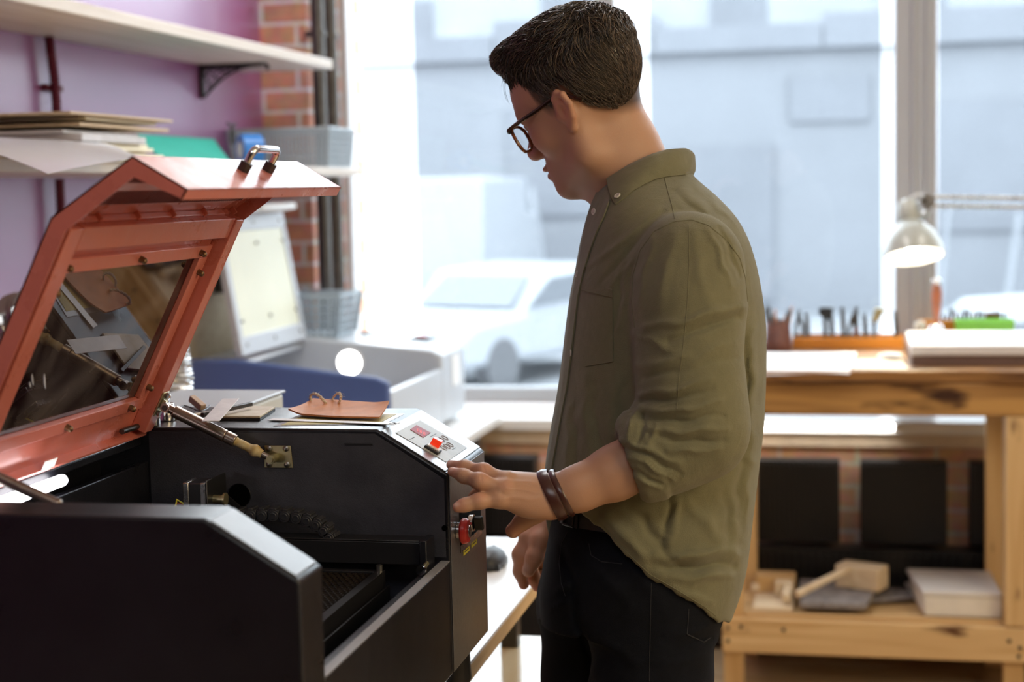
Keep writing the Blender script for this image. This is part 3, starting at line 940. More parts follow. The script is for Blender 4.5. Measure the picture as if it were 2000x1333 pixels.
# control panel; lighter overlays put window sheen into slopes and pillar
M['panel_film'] = pm('control_panel_film', (0.42, 0.42, 0.405), 0.4, spec=0.3, var=0.10, vscale=60)
M['display'] = pm('display_window', (0.42, 0.10, 0.14), 0.5, spec=0.15)
M['digit'] = pm('red_digits', (0.9, 0.02, 0.02), 0.4, emit=(1, 0.03, 0.02), estr=0.25)
M['switch_red'] = pm('lit_red_rocker', (0.75, 0.03, 0.01), 0.25, spec=0.6, emit=(1, 0.05, 0.01), estr=0.35)
M['button'] = pm('membrane_button', (0.36, 0.28, 0.30), 0.4)
M['ink'] = pm('dark_print', (0.06, 0.06, 0.065), 0.5)
q0, q1 = .006, .110
for ya, yb in ((YN0 + .004, YN1 - .004),):
    MB().prism([SO + SU * q0 + V(0, ya, 0) + SN * .0003, SO + SU * q1 + V(0, ya, 0) + SN * .0003, SO + SU * q1 + V(0, yb, 0) + SN * .0003, SO + SU * q0 + V(0, yb, 0) + SN * .0003], SN * .0012).build('side_slope_sheen', M['sheen_sticker_grey'], lm, bevel=.0006)
M['pillar'] = pm('speckled_sheen_grey', (0.115, 0.115, 0.125), 0.32, spec=0.8, var=0.25, vscale=160, bump=0.25, bscale=700, coat=0.4, crough=0.2)  # speckled paint, lightened to carry the window sheen
MB().box((XF + .0000, YC0 + .002, ZB + .002), (XF + .0010, YC1 - .002, ZS - .002)).build('pillar_sheen', M['pillar'], lm, bevel=.0005)
MB().box((XF - .013, YN1 + .001, 1.0182), (XF - .0008, YC0 - .0015, 1.0190)).build('edge_highlight', M['edge_glint'], lm)
MB().prism([SO + SU * q0 + V(0, YC0 + .003, 0) + SN * .0003, SO + SU * q1 + V(0, YC0 + .003, 0) + SN * .0003, SO + SU * q1 + V(0, YC1 - .003, 0) + SN * .0003, SO + SU * q0 + V(0, YC1 - .003, 0) + SN * .0003], SN * .0012).build('box_slope_sheen', M['sheen_sticker_grey'], lm, bevel=.0006)
cp = slope_quad(MB(), [(771, 848), (819, 823.5), (911, 877.5), (870, 905.5)], .0016, .0022).build('control_panel', M['panel_film'], lm)
slope_quad(MB(), [(799.5, 842.5), (811.5, 834), (839.5, 849), (825, 858)], .0023, .0030).build('display', M['display'], cp)
dg = MB()
for k, (cx, cy) in enumerate(((814.5, 843.8), (820.0, 846.8), (826.5, 850.2))):
    dg_pts = lambda dx0, dy0, dx1, dy1: [(cx + dx0, cy + dy0), (cx + dx1, cy + dy0 + (dx1 - dx0) * .5), (cx + dx1, cy + dy1 + (dx1 - dx0) * .5), (cx + dx0, cy + dy1)]
    slope_quad(dg, dg_pts(-1.6, -2.4, -.9, 2.0), .0031, .0034)
    slope_quad(dg, dg_pts(1.0, -1.6, 1.7, 2.6), .0031, .0034)
    slope_quad(dg, dg_pts(-1.6, -2.6, 1.6, -2.0), .0031, .0034)
    slope_quad(dg, dg_pts(-1.6, 1.8, 1.6, 2.4), .0031, .0034)
dg.build('digits', M['digit'], cp)
bt = [(849, 868.5), (855, 865.5), (861, 862.5), (867.5, 858.2), (865, 878), (871.5, 875), (877.5, 871.8)]
for b in bt:
    c = slope_pt(*b)
    MB().lathe([(.0052, .0022), (.0060, .0022), (.0060, .0030), (.0052, .0030), (.0052, .0022)], c, axis=SN, n=24).build('button', M['button'], cp)
tx = MB()
for (x, y, w) in ((797, 862, 10), (838, 856, 12), (845, 877, 5), (881, 881, 7), (803, 859, 5)):
    slope_quad(tx, [(x, y), (x + w, y - w * .52), (x + w + .9, y - w * .52 + .9), (x + .9, y + .9)], .0023, .0025)
tx.build('printed_text', M['ink'], cp)
sw = slope_quad(MB(), [(826, 876.5), (832, 873.5), (860, 887), (852, 892.5)], .0023, .0060).build('switch_bezel', M['black_plastic'], cp, bevel=.0008)
slope_quad(MB(), [(829.5, 877.2), (833.5, 875.0), (856.5, 886.6), (852, 890)], .0061, .0075).build('switch_rim', M['white_paint'], sw)
P = [slope_pt(*p) for p in ((834, 876), (838, 873.6), (854.5, 881.5), (851, 886))]
MB().prism([P[0] + SN * .0076, P[1] + SN * .0076, P[2] + SN * .0076, P[3] + SN * .0076], SN * .010).build('rocker', M['switch_red'], sw, bevel=.001)

M['matte_black'] = pm('matte_black', (0.008, 0.008, 0.009), 0.8, spec=0.08)
# switch niche with the emergency stop on the front of the control box
es = MB().box((XF + .0003, 2.158, 1.018), (XF + .0016, 2.286, 1.078)).build('switch_plate', M['matte_black'], lm, bevel=.0005)
MB().box((XF + .0017, 2.158, 1.018), (XF + .0024, 2.286, 1.028)).build('metal_strip', M['steel'], es)
M['estop'] = pm('emergency_stop_red', (0.60, 0.035, 0.03), 0.35, spec=0.5)
sp_ = at(908, 1038, X=XF + .012)
c = V(XF + .0017, sp_[1], sp_[2])
st = MB().lathe([(0, 0), (.012, 0), (.012, .0045), (0, .0045)], c, axis=(1, 0, 0)).build('stop_collar', M['chrome'], lm)
MB().lathe([(.010, .0047), (.0155, .005), (.0178, .0075), (.0178, .012), (.0155, .0155), (0, .0165)], c, axis=(1, 0, 0), n=36).build('stop_button', M['estop'], st)
MB().lathe([(.0, .0180), (.0085, .0178), (.0085, .0166), (0, .0166)], c, axis=(1, 0, 0)).build('stop_cap', M['steel'], st)
sp_ = at(926, 1022, X=XF + .008)
c2 = V(XF + .0017, sp_[1], sp_[2])
kb = MB().lathe([(0, 0), (.013, 0), (.012, .006), (0, .006)], c2, axis=(1, 0, 0)).build('key_switch', M['chrome'], lm)
MB().cbox(c2 + V(.013, 0, 0), (.0135, .008, .022), rotx(.5)).build('key_knob', M['black_plastic'], kb, bevel=.002)
M['yellow'] = pm('yellow_sticker', (0.85, 0.76, 0.05), 0.5)
for i, (pa, pb) in enumerate((((903.5, 1074), (914.5, 1084)), ((919, 1059), (929, 1069)))):
    a, b = at(*pa, X=XF), at(*pb, X=XF)
    a = at(pa[0], pa[1], X=XF)
    b = at(pb[0], pa[1] - (pb[0] - pa[0]) * .85, X=XF)
    h = .0115
    zc_ = (a[2] + b[2]) / 2 - .003
    lb = MB().box((XF + .0011, a[1], zc_ - h / 2), (XF + .0016, b[1], zc_ + h / 2)).build('sticker', M['yellow'], lm)
    m = MB()
    for dz in (-.0022, .0015):
        m.box((XF + .00165, a[1] + .005, zc_ + dz), (XF + .0018, b[1] - .005, zc_ + dz + .0016))
    m.build('printed_text', M['ink'], lb)

# inside: hole, motor, cable chain, beam, honeycomb bed
c = at(468, 968, Y=YC0) * V(1, 0, 1) + V(0, YC0 - .0020, 0)
M['void'] = pm('dark_hole', (0.002, 0.002, 0.002), 0.95, spec=0.0)
hp_ = MB().lathe([(.0158, .0004), (.0168, -.0003), (.0172, .0005)], c, axis=(0, 1, 0), n=36).build('hole_rim', M['machine'], lm)
MB().lathe([(0, .0001), (.0158, .0001), (.0158, .0005)], c, axis=(0, 1, 0), n=36).build('hole', M['void'], hp_)
mo = V(-.868, 2.045, 1.115)
m_ = MB().box(mo + V(-.022, -.02, -.022), mo + V(.010, .02, .020)).build('stepper_motor', M['black_metal'], lm, bevel=.002)
MB().box(mo + V(-.0225, -.0205, -.0225), mo + V(-.014, .0205, .0205)).box(mo + V(.002, -.0205, -.0225), mo + V(.0105, .0205, .0205)).build('end_cap', M['steel'], m_, bevel=.0015)
MB().box(mo + V(.0115, -.022, -.03), mo + V(.0135, .045, .024)).build('motor_plate', M['black_metal'], m_, bevel=.001)
MB().cyl(mo + V(.0136, 0, -.005), mo + V(.030, 0, -.005), .006).cyl(mo + V(.028, 0, -.005), mo + V(.031, 0, -.005), .009).build('pulley', M['zinc'], m_)
MB().tube([mo + V(-.022, -.012, -.012), mo + V(-.034, -.014, -.004), mo + V(-.038, -.016, -.022), mo + V(-.036, -.016, -.05)], .0016, n=6).build('wire', M['yellow'], m_)
MB().tube([mo + V(-.022, -.004, -.014), mo + V(-.037, -.008, -.010), mo + V(-.043, -.012, -.026), mo + V(-.041, -.012, -.05)], .0016, n=6).build('wire', M['estop'], m_)
MB().prism([at(412, 965, Y=2.10), at(430, 957, Y=2.10), at(480, 1000, Y=2.10), at(470, 1010, Y=2.10)], (0, .004, 0)).build('idler_bracket', M['black_metal'], lm)
M['chain'] = pm('cable_chain_plastic', (0.028, 0.028, 0.032), 0.38)
cpx = [(462, 1008), (484, 1006), (506, 1005), (528, 1005), (550, 1006), (572, 1008), (594, 1012), (613, 1019), (630, 1029), (643, 1041), (650, 1056), (652, 1074)]
ch = MB()
for i in range(len(cpx) - 1):
    a, b = at(*cpx[i], Y=2.072), at(*cpx[i + 1], Y=2.072)
    mid, L = (a + b) / 2, np.linalg.norm(b - a)
    ang = math.atan2(b[2] - a[2], b[0] - a[0])
    R = roty(-ang)
    ch.cbox(mid, (L * .98, .020, .0155), R)
    ch.cyl(a + (b - a) * .5 + V(0, -.0125, 0), mid + V(0, .0125, 0), .0078, n=18)
    ch.lathe([(.0035, 0), (.005, 0), (.005, .0012), (.0035, .0012)], mid + V(0, -.0136, 0), axis=(0, 1, 0), n=14)
    ch.cbox(mid + R @ V(0, 0, .009), (L * .45, .023, .003), R)
ch.build('cable_chain', M['chain'], lm, bevel=.0008)
MB().box((-.98, 2.055, 1.024), (-.571, 2.075, 1.0545)).box((-.98, 2.0551, 1.055), (-.571, 2.088, 1.057)).build('gantry_rail', M['black_metal'], lm, bevel=.0015)
MB().box((-.570, 2.050, .99), (-.560, 2.092, 1.058)).build('rail_bracket', M['machine'], lm, bevel=.0015)
c = at(838, 1103, Y=2.045)
scw = MB().cyl(V(c[0] - .004, 2.0495, c[2]), V(c[0] - .004, 2.022, c[2] - .002), .003).build('adjusting_screw', M['zinc'], lm)
MB().cyl(V(c[0] - .004, 2.0219, c[2] - .002), V(c[0] - .004, 2.017, c[2] - .002), .0065, n=16).build('screw_head', M['chrome'], scw)
BZ = 1.016
bed = MB()
X0, X1, Y0b, Y1b = -.95, -.617, 1.60, 2.048
for a, b in (((X0, Y0b), (X1, Y0b + .012)), ((X0, Y1b - .012), (X1, Y1b)), ((X0, Y0b + .0121), (X0 + .012, Y1b - .0121)), ((X1 - .012, Y0b + .0121), (X1, Y1b - .0121))):
    bed.box((a[0], a[1], BZ - .03), (b[0], b[1], BZ + .002))
bed.box((X1 + .003, Y0b, BZ - .055), (X1 + .006, Y1b, BZ - .018)).box((X1 + .003, Y0b, BZ - .0559), (X1 + .018, Y1b, BZ - .0551))
bd = bed.build('bed_frame', M['black_metal'], lm, bevel=.0012)
M['honey'] = pm('scorched_honeycomb', (0.018, 0.011, 0.007), 0.5, metal=0.5, var=0.6, vscale=40)
hc = MB()
pitch = .0085
nx, ny = int((X1 - X0 - .026) / pitch), int((Y1b - Y0b - .026) / (pitch * .866))
for j in range(ny):
    for i in range(nx):
        cx, cy = X0 + .0175 + pitch * (i + .5 * (j % 2)), Y0b + .0175 + pitch * .866 * j
        ring = [V(cx + pitch * .57 * math.cos(a), cy + pitch * .57 * math.sin(a), 0) for a in np.arange(6) * math.pi / 3 + math.pi / 6]
        for k in range(3):
            a, b = ring[k], ring[(k + 1) % 6]
            d = unit(V(-(b - a)[1], (b - a)[0], 0)) * .0005
            hc.add([a + d + V(0, 0, BZ - .006), b + d + V(0, 0, BZ - .006), b + d + V(0, 0, BZ), a + d + V(0, 0, BZ), a - d + V(0, 0, BZ - .006), b - d + V(0, 0, BZ - .006), b - d + V(0, 0, BZ), a - d + V(0, 0, BZ)], [(0, 1, 2, 3), (7, 6, 5, 4), (3, 2, 6, 7)])
hc.build('honeycomb_bed', M['honey'], lm, smooth=0)
for p in ((X1 - .006, Y1b - .006), (X1 - .006, Y0b + .03)):
    MB().cyl((p[0], p[1], BZ + .002), (p[0], p[1], BZ + .010), .0045, n=12).build('bed_screw', M['screw'], bd)
MB().ball((-.552, 1.60, 1.000), .006, 12, 8).build('panel_screw', M['screw'], lm)
MB().prism([at(674, 866, Y=YC0) + V(0, -.0013, 0), at(727, 867, Y=YC0) + V(0, -.0013, 0), at(729, 870, Y=YC0) + V(0, -.0013, 0), at(676, 870.5, Y=YC0) + V(0, -.0013, 0)], (0, -.0008, 0)).build('slot', M['black_metal'], lm)
c = at(873, 1032, Y=YC0)
MB().cyl(V(c[0] - .003, YC0 - .0013, c[2]), V(c[0] - .003, YC0 - .002, c[2]), .004, n=16).build('bolt_hole', M['void'], lm)

# light tube inside the back
M['led'] = pm('lit_tube', (1, 1, 1), 0.4, emit=(0.97, 0.95, 1.0), estr=7)
lt = MB().cyl((-.972, 1.590, 1.170), (-.972, 1.845, 1.170), .0075, n=16)
lt.ball((-.972, 1.845, 1.170), .0075, 14, 8)
lt.build('light_tube', M['led'], lm)

# ---- lid
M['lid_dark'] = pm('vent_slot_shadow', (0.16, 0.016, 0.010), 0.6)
H0, B1, B2, B3 = V(-.991, 0, 1.1945), V(-.836, 0, 1.500), V(-.740, 0, 1.563), V(-.680, 0, 1.527)
ly0, ly1 = 1.590, 2.1055
U1, U2, U3 = unit(B1 - H0), unit(B2 - B1), unit(B3 - B2)
inn = lambda u: V(u[2], 0, -u[0])
N1, N2, N3 = inn(U1), inn(U2), inn(U3)
L1, L2, L3 = np.linalg.norm(B1 - H0), np.linalg.norm(B2 - B1), np.linalg.norm(B3 - B2)
P1 = lambda s, y, n=0.0: H0 + U1 * s + V(0, y, 0) + N1 * n
P2 = lambda s, y, n=0.0: B1 + U2 * s + V(0, y, 0) + N2 * n
P3 = lambda s, y, n=0.0: B2 + U3 * s + V(0, y, 0) + N3 * n
slab = lambda mb, P, s0, s1, a, b, n0, n1: mb.prism([P(s0, a, n0), P(s0, b, n0), P(s1, b, n0), P(s1, a, n0)], (P(0, 0, 1) - P(0, 0, 0)) * (n1 - n0))
FD = .021
sk = MB()
for s0, s1, a, b in ((0, .064, ly0, ly1), (.276, L1, ly0, ly1), (.064, .276, ly0, 1.664), (.064, .276, 2.036, ly1)):
    slab(sk, P1, s0, s1, a, b, 0, .002)
slab(sk, P2, 0, L2, ly0, ly1, 0, .002)
slab(sk, P3, 0, L3, ly0, ly1, 0, .002)
# flanges: outline and its inward offset
mit = lambda na, nb: (na + nb) / (1 + np.dot(na, nb))
outp = [H0, B1, B2, B3]
inp = [H0 + N1 * FD + U1 * .012, B1 + mit(N1, N2) * FD, B2 + mit(N2, N3) * FD * .9, B3 + N3 * .012]
for y in (ly0, ly1 - .002):
    for k in range(3):
        sk.prism([outp[k] + V(0, y, 0), outp[k + 1] + V(0, y, 0), inp[k + 1] + V(0, y, 0), inp[k] + V(0, y, 0)], (0, .002, 0))
slab(sk, P3, L3 - .002, L3, ly0, ly1, 0, .013)
slab(sk, P1, 0, .003, ly0 + .002, ly1 - .002, .002, .016)
lid = sk.build('lid', M['red_paint'], lm, smooth=30)
ch = MB()
slab(ch, P1, .311, .340, 1.634, 2.072, .0022, .021)          # cross bar
slab(ch, P1, .012, L1 - .004, 2.072, 2.096, .0022, .0235)     # far channel
slab(ch, P1, .012, L1 - .004, 1.602, 1.633, .0022, .021)      # near channel
for k in range(5):
    slab(ch, P2, .004, .012, 1.68 + k * .10, 1.682 + k * .10, .002, .012)
slab(ch, P2, .002, .006, 1.61, 2.07, .0022, .010)
ch.build('stiffening_channel', M['red_paint'], lid, bevel=.0015)
wf = MB()
for s0, s1, a, b in ((.046, .064, 1.634, 2.062), (.277, .295, 1.634, 2.062), (.0642, .2768, 1.634, 1.660), (.0642, .2768, 2.036, 2.062)):
    slab(wf, P1, s0, s1, a, b, .0022, .010)
wf.build('window_frame', M['red_paint'], lid, bevel=.001)
# smoked pane
m = bpy.data.materials.new('smoked_pane')
m.use_nodes = True
nt = m.node_tree
nt.nodes.remove(nt.nodes['Principled BSDF'])
tr = nt.nodes.new('ShaderNodeBsdfTransparent')
tr.inputs[0].default_value = (0.16, 0.06, 0.05, 1)
df = nt.nodes.new('ShaderNodeBsdfDiffuse')
gl = nt.nodes.new('ShaderNodeBsdfGlossy')
gl.inputs['Roughness'].default_value = 0.012
gl.inputs[0].default_value = (0.9, 0.88, 0.9, 1)
no = nt.nodes.new('ShaderNodeTexNoise')
tc = nt.nodes.new('ShaderNodeTexCoord')
no.inputs['Scale'].default_value = 6
no.inputs['Detail'].default_value = 7
no.inputs['Distortion'].default_value = 1.5
nt.links.new(tc.outputs['Object'], no.inputs['Vector'])
rp = nt.nodes.new('ShaderNodeValToRGB')
rp.color_ramp.elements[0].position, rp.color_ramp.elements[1].position = 0.40, 0.75
rp.color_ramp.elements[0].color, rp.color_ramp.elements[1].color = (0.028, 0.012, 0.014, 1), (0.26, 0.22, 0.21, 1)
nt.links.new(no.outputs['Fac'], rp.inputs['Fac'])
nt.links.new(rp.outputs['Color'], df.inputs[0])
ma, mb_ = nt.nodes.new('ShaderNodeMixShader'), nt.nodes.new('ShaderNodeMixShader')
ma.inputs[0].default_value = 0.55
nt.links.new(tr.outputs[0], ma.inputs[1])
nt.links.new(df.outputs[0], ma.inputs[2])
fz = nt.nodes.new('ShaderNodeFresnel')
fz.inputs['IOR'].default_value = 1.75
nt.links.new(fz.outputs[0], mb_.inputs[0])
nt.links.new(ma.outputs[0], mb_.inputs[1])
nt.links.new(gl.outputs[0], mb_.inputs[2])
nt.links.new(mb_.outputs[0], nt.nodes['Material Output'].inputs[0])
pane = slab(MB(), P1, .058, .284, 1.652, 2.044, -.0004, .0020).build('window_pane', m, lid, smooth=0)
sm = MB()
for (x, y, l, a) in ((95, 745, 30, 1.0), (70, 742, 24, .95), (62, 752, 12, .9)):
    d = lambda px, py: (lambda r, o: CAM + r * (np.dot(o - CAM, N1) / np.dot(r, N1)))(at(px, py, zc=1) - CAM, H0 + N1 * .0026)
    sm.tube([d(x - .5 * l * math.cos(a) + 2 * (t * t), y - .5 * l * math.sin(a) * 1.2 + l * t * math.sin(a) * 1.2) + 0 * V(0, 0, t) for t in np.linspace(0, 1, 5)], [.0002, .0007, .0009, .0007, .0002], n=4)
sm.build('scratches', M['white_paint'], pane)
vs = MB()
for s0, s1 in ((.026, .052), (.068, .098)):
    for k in range(72):
        y = 1.606 + k * .0066
        slab(vs, P2, s0, s1, y, y + .0026, .0021, .0028)
vs.build('vent_slots', M['lid_dark'], lid, smooth=0)
M['brass_screw'] = pm('dulled_brass', (0.20, 0.12, 0.06), 0.4, metal=0.8)
for s, y in ((.286, 1.652), (.286, 1.842), (.286, 2.028), (.256, 2.049), (.082, 2.047), (.055, 2.015), (.055, 1.835), (.256, 1.646)):
    MB().cyl(P1(s, y, .010), P1(s, y, .0155), .0042, n=12).ball(P1(s, y, .0155), .0042, 12, 6).build('cap_nut', M['brass_screw'], lid)
# handle on the flap
hd = MB()
p0, p1 = at(478, 338, Y=1.80), at(528, 338, Y=1.87)
sf = lambda px, py: (lambda r, o: CAM + r * (np.dot(o - CAM, N3) / np.dot(r, N3)))(at(px, py, zc=1) - CAM, B2)
f0, f1 = sf(474, 334), sf(524, 336)
f1 = V(f0[0], f1[1], f0[2])
UPN = -N3
hh = .030
rnd = []
for t in np.linspace(0, 1, 6):
    a = math.pi / 2 * t
    rnd.append(f0 + UPN * (hh - .009) + UPN * .009 * math.sin(a) + unit(f1 - f0) * .009 * (1 - math.cos(a)))
for t in np.linspace(0, 1, 6):
    a = math.pi / 2 * t
    rnd.append(f1 + UPN * (hh - .009) + UPN * .009 * math.cos(a) - unit(f1 - f0) * .009 * (1 - math.sin(a)))
hnd = MB().tube([f0 + UPN * .002] + rnd + [f1 + UPN * .002], .0046, n=12, hint=(1, 0, 0)).build('handle', M['chrome'], lid)
for f in (f0, f1):
    MB().cyl(f + UPN * .0003, f + UPN * .012, .0075, n=16).build('handle_ferrule', M['dark_steel'], hnd)
# hinge pin and stays
c = P1(.018, 2.045, .012)
MB().cyl(c + V(0, -.026, 0), c + V(0, .022, 0), .004, n=12).build('hinge_pin', M['dark_steel'], lid)
br = MB()
slab(br, P1, .040, .076, 2.074, 2.094, .0238, .0262)
brk = br.build('stay_bracket', M['zinc'], lid, bevel=.0008)
for s in (.044, .072):
    MB().cyl(P1(s, 2.084, .0263), P1(s, 2.084, .0295), .0045, n=14).build('bracket_screw', M['screw'], brk)
MB().prism([P1(.052, 2.080, .0264), P1(.066, 2.080, .0264), P1(.062, 2.080, .040), P1(.055, 2.080, .040)], (0, .003, 0)).build('lug', M['zinc'], brk)
A = P1(.0585, 2.078, .036)
plate_c = at(544, 892, Y=YC0)
Bp = V(plate_c[0] - .004, YC0 - .016, plate_c[2] - .001)
d = unit(Bp - A)
LAB = np.linalg.norm(Bp - A)
st = MB().cyl(A + d * .012, A + d * LAB * .56, .0088, n=20).cyl(A + d * (LAB * .56 + .0004), A + d * LAB * .655, .0088, n=20).build('gas_stay', M['steel'], lm, bevel=.001)
M['bronze'] = pm('bronze_grey_metal', (0.40, 0.33, 0.28), 0.32, metal=0.9, var=0.15, vscale=60)
st.data.materials[0] = M['bronze']
MB().cyl(A - d * .004, A + d * .0125, .0062, n=14).cyl(A + V(0, -.007, 0), A + V(0, .004, 0), .0065, n=16).build('stay_eye', M['bronze'], st)
MB().cyl(A + V(0, -.0085, 0), A + V(0, -.0071, 0), .004, n=6).build('stay_screw', M['dark_steel'], st)
M['tape'] = pm('yellowed_tape', (0.58, 0.50, 0.30), 0.55, var=0.5, vscale=60, col2=(0.42, 0.26, 0.05))
np.random.seed(3)
rr = [.0058 + .0012 * random.random() for _ in range(16)]
rr[10:14] = [.0085, .0092, .0088, .0070]
MB().tube([A + d * LAB * (.657 + .25 * t) for t in np.linspace(0, 1, 16)], rr, n=12).build('taped_rod', M['tape'], st)
MB().cyl(A + d * LAB * .908, Bp - d * .005, .0046, n=12).build('rod_end', M['bronze'], st)
pl = plate_c + V(0, -.0011, 0)
MB().prism([pl + V(x, -.0004, z) for x, z in ((-.019, .0155), (.019, .0155), (.019, .0148), (.0215, -.0155), (-.0205, -.0155), (-.0185, .012))], (0, -.0022, 0)).build('stay_plate', M['zinc'], lm, bevel=.0012)
for x, z in ((-.012, .0115), (.0125, .0115), (-.0125, -.0105), (.0135, -.0105)):
    MB().lathe([(0, 0), (.0042, 0), (.0042, .0015), (.002, .003), (0, .003)], pl + V(x, -.0027, z), axis=(0, -1, 0), n=14).build('plate_screw', M['screw'], lm)
MB().cyl(Bp + V(0, .0133, 0), Bp + V(0, -.006, 0), .0062, n=18).cyl(Bp + V(0, -.0061, 0), Bp + V(0, -.0085, 0), .0042, n=18).build('stay_pivot', M['zinc'], lm)
A2 = V(-1.00, 1.600, 1.252)
B2n = V(-.846, 1.6, 1.189)
d2 = unit(B2n - A2)
s2 = MB().cyl(A2, B2n - d2 * .004, .0062, n=16).ball(B2n - d2 * .004, .0064, 14, 8).build('gas_stay', M['bronze'], lm)
lb = MB()
slab(lb, P1, .004, .016, 1.80, 1.832, .0162, .0168)
lb.build('paper_label', M['paper'], lid)

# ------------------------------------------------------------------ things lying on the machine
ZM = ZT2 + .0004
M['leather'] = pm('tan_leather', (0.62, 0.25, 0.09), 0.5, spec=0.25, var=0.18, vscale=25, bump=0.3, bscale=900)
M['leather_edge'] = pm('leather_edge', (0.30, 0.10, 0.035), 0.6)
fl, fr_, brr, bl = at(563, 815, Z=ZM), at(741, 824, Z=ZM), at(761, 806, Z=ZM), at(612, 798, Z=ZM)
G = []
for t in np.linspace(0, 1, 14):
    row = []
    for s in np.linspace(0, 1, 30):
        p = (fl * (1 - s) + fr_ * s) * (1 - t) + (bl * (1 - s) + brr * s) * t
        curl = .0045 + .006 * max(0, (.18 - s) / .18) ** 1.5 * (1 - t) + .004 * max(0, (s - .80) / .20) ** 1.4 * t + .0085 * t ** 2.2 * (1 - .2 * s)
        p = p + V(0, -.012 * math.sin(math.pi * s) * (1 - t), curl)
        row.append(p)
    G.append(row)
ORGL = tag(MB().sheet(G, .0024).build('leather_piece', M['leather'], smooth=50), 'curled tan leather piece on the machine top beside the twine bow', 'leather')
M['twine'] = pm('jute_twine', (0.76, 0.68, 0.54), 0.8, var=0.3, vscale=150)
kn = at(650, 797, Y=2.285)
px_l = lambda L, y0=2.285: [at(x, y, Y=y0 + .010 * math.sin(i * .9)) for i, (x, y) in enumerate(L)]


def smooth_path(P, n=40):
    P = np.array(P)
    m_ = len(P)
    out = []
    for t in np.linspace(0, m_ - 1, n):
        i = min(int(t), m_ - 2)
        f = t - i
        p0, p1, p2, p3 = P[max(i - 1, 0)], P[i], P[i + 1], P[min(i + 2, m_ - 1)]
        out.append(.5 * ((2 * p1) + (-p0 + p2) * f + (2 * p0 - 5 * p1 + 4 * p2 - p3) * f * f + (-p0 + 3 * p1 - 3 * p2 + p3) * f ** 3))
    return out


loops = [[(616, 798), (609, 787), (606, 776), (610, 770), (619, 771), (628, 778), (636, 788), (643, 794), (650, 796)],
         [(650, 796), (648, 787), (651, 777), (657, 770), (663, 769), (666, 776), (663, 785), (657, 792), (651, 796)],
         [(650, 797), (660, 795), (664, 797), (660, 799), (652, 798)], [(650, 798), (646, 801), (640, 802), (632, 803)], [(652, 798), (664, 802), (676, 801)]]
tw = MB()
rs = random.Random(8)
for L in loops:
    p = smooth_path(px_l(L))
    for ph in (0, math.pi):
        q = []
        for i, c in enumerate(p):
            a = ph + i * 1.1
            q.append(c + .0009 * V(math.cos(a), math.sin(a), math.sin(a + 1)))
        tw.tube(q, .0014, n=6)
    for _ in range(24):
        c = rs.choice(p)
        e = V(rs.uniform(-1, 1), rs.uniform(-1, 1), rs.uniform(-.4, 1)) * .006
        tw.tube([c, c + e * .6, c + e + V(0, 0, -.001)], .00018, n=3)
tw.ball(kn, (.004, .004, .003), 10, 6)
tag(tw.build('twine_bow', M['twine']), 'frayed jute twine tied in a bow behind the leather piece', 'twine')


def bar(name, mat, pa, pb, za, zb_, w, th, label, cat, group=None, rnd_=.0, holes=0):
    a, b = at(*pa, Z=za), at(*pb, Z=zb_)
    d = unit(b - a)
    sd = unit(np.cross((0, 0, 1), d)) * w / 2
    up = np.cross(d, unit(sd)) * th
    mb = MB().prism([a - sd, b - sd, b + sd, a + sd], up)
    return tag(mb.build(name, mat, bevel=min(.0008, th * .3)), label, cat, group), a, b, sd, up


r1, a, b, sd, up = bar('steel_ruler', M['satin_steel'], (528, 820), (776, 829), ZM + .0012, ZM + .0012, .018, .0009, 'long steel ruler with holed end under the leather piece', 'ruler')
hl = MB()
for f, s in ((.965, .4), (.955, -.4), (.985, 0)):
    c = a + (b - a) * f + sd * s + up * 1.05
    hl.lathe([(0, 0), (.0022, 0), (.0022, .0002)], c, n=12)
hl.build('hang_hole', M['void'], r1)
M['yellow_print'] = pm('yellow_warning_print', (0.48, 0.40, 0.10), 0.5, var=0.25, vscale=60)
P = [at(*p, Z=ZM) for p in ((533, 833), (592, 808), (790, 809), (750, 829))]
stk = MB().prism(P, (0, 0, .0003)).build('warning_sticker', M['sheen_sticker_grey'], lm)
P2_ = [sum(P) / 4 + (p - sum(P) / 4) * .88 + V(0, 0, .0004) for p in P]
MB().prism(P2_, (0, 0, .0003)).build('yellow_field', M['yellow_print'], stk)
P = [at(*p, Z=ZM) for p in ((426, 821.5), (508, 822), (537.5, 803), (452, 800))]
M['grey_ply'] = pm('worn_plywood', (0.74, 0.70, 0.60), 0.6, var=0.25, vscale=30, col2=(0.55, 0.47, 0.34))
mb = MB().prism([p + V(0, 0, .0036) for p in P], (0, 0, .003))
o = mb.build('plywood_tile', M['grey_ply'], bevel=.0006)
MB().prism([p * .999 + sum(P) / 4 * .001 for p in P], (0, 0, .0034)).build('dark_backing', M['black_plastic'], o)
tag(o, 'square worn plywood tile with dark backing under the short ruler', 'tile')
bar('wood_strip', M['grey_ply'], (331, 821), (418, 806), ZM, ZM + .003, .010, .003, 'thin pale wooden strip beside the steel weights', 'strip')
bar('pencil', M['dark_steel'], (395, 815), (491, 793.5), ZM + .011, ZM + .011, .006, .006, 'dark pencil-like rod lying across the plywood tile', 'rod')
bar('steel_ruler', M['satin_steel'], (411, 824), (451, 780), ZM + .0185, ZM + .034, .024, .001, 'short steel ruler propped up on the plywood tile', 'ruler')
M['peg_wood'] = pm('brown_peg_wood', (0.48, 0.34, 0.24), 0.6)
cp_ = thing('clothes_peg', 'small brown wooden peg lying behind the rods on the machine top', 'peg', tuple(at(386, 803, Z=ZM)))
b = ORG[cp_.name]
for s in (-1, 1):
    MB().cbox(b + V(0, .004 * s, .008 + .004), (.030, .006, .010), rotz(-.5) @ roty(.45)).build('jaw', M['peg_wood'], cp_, bevel=.001)
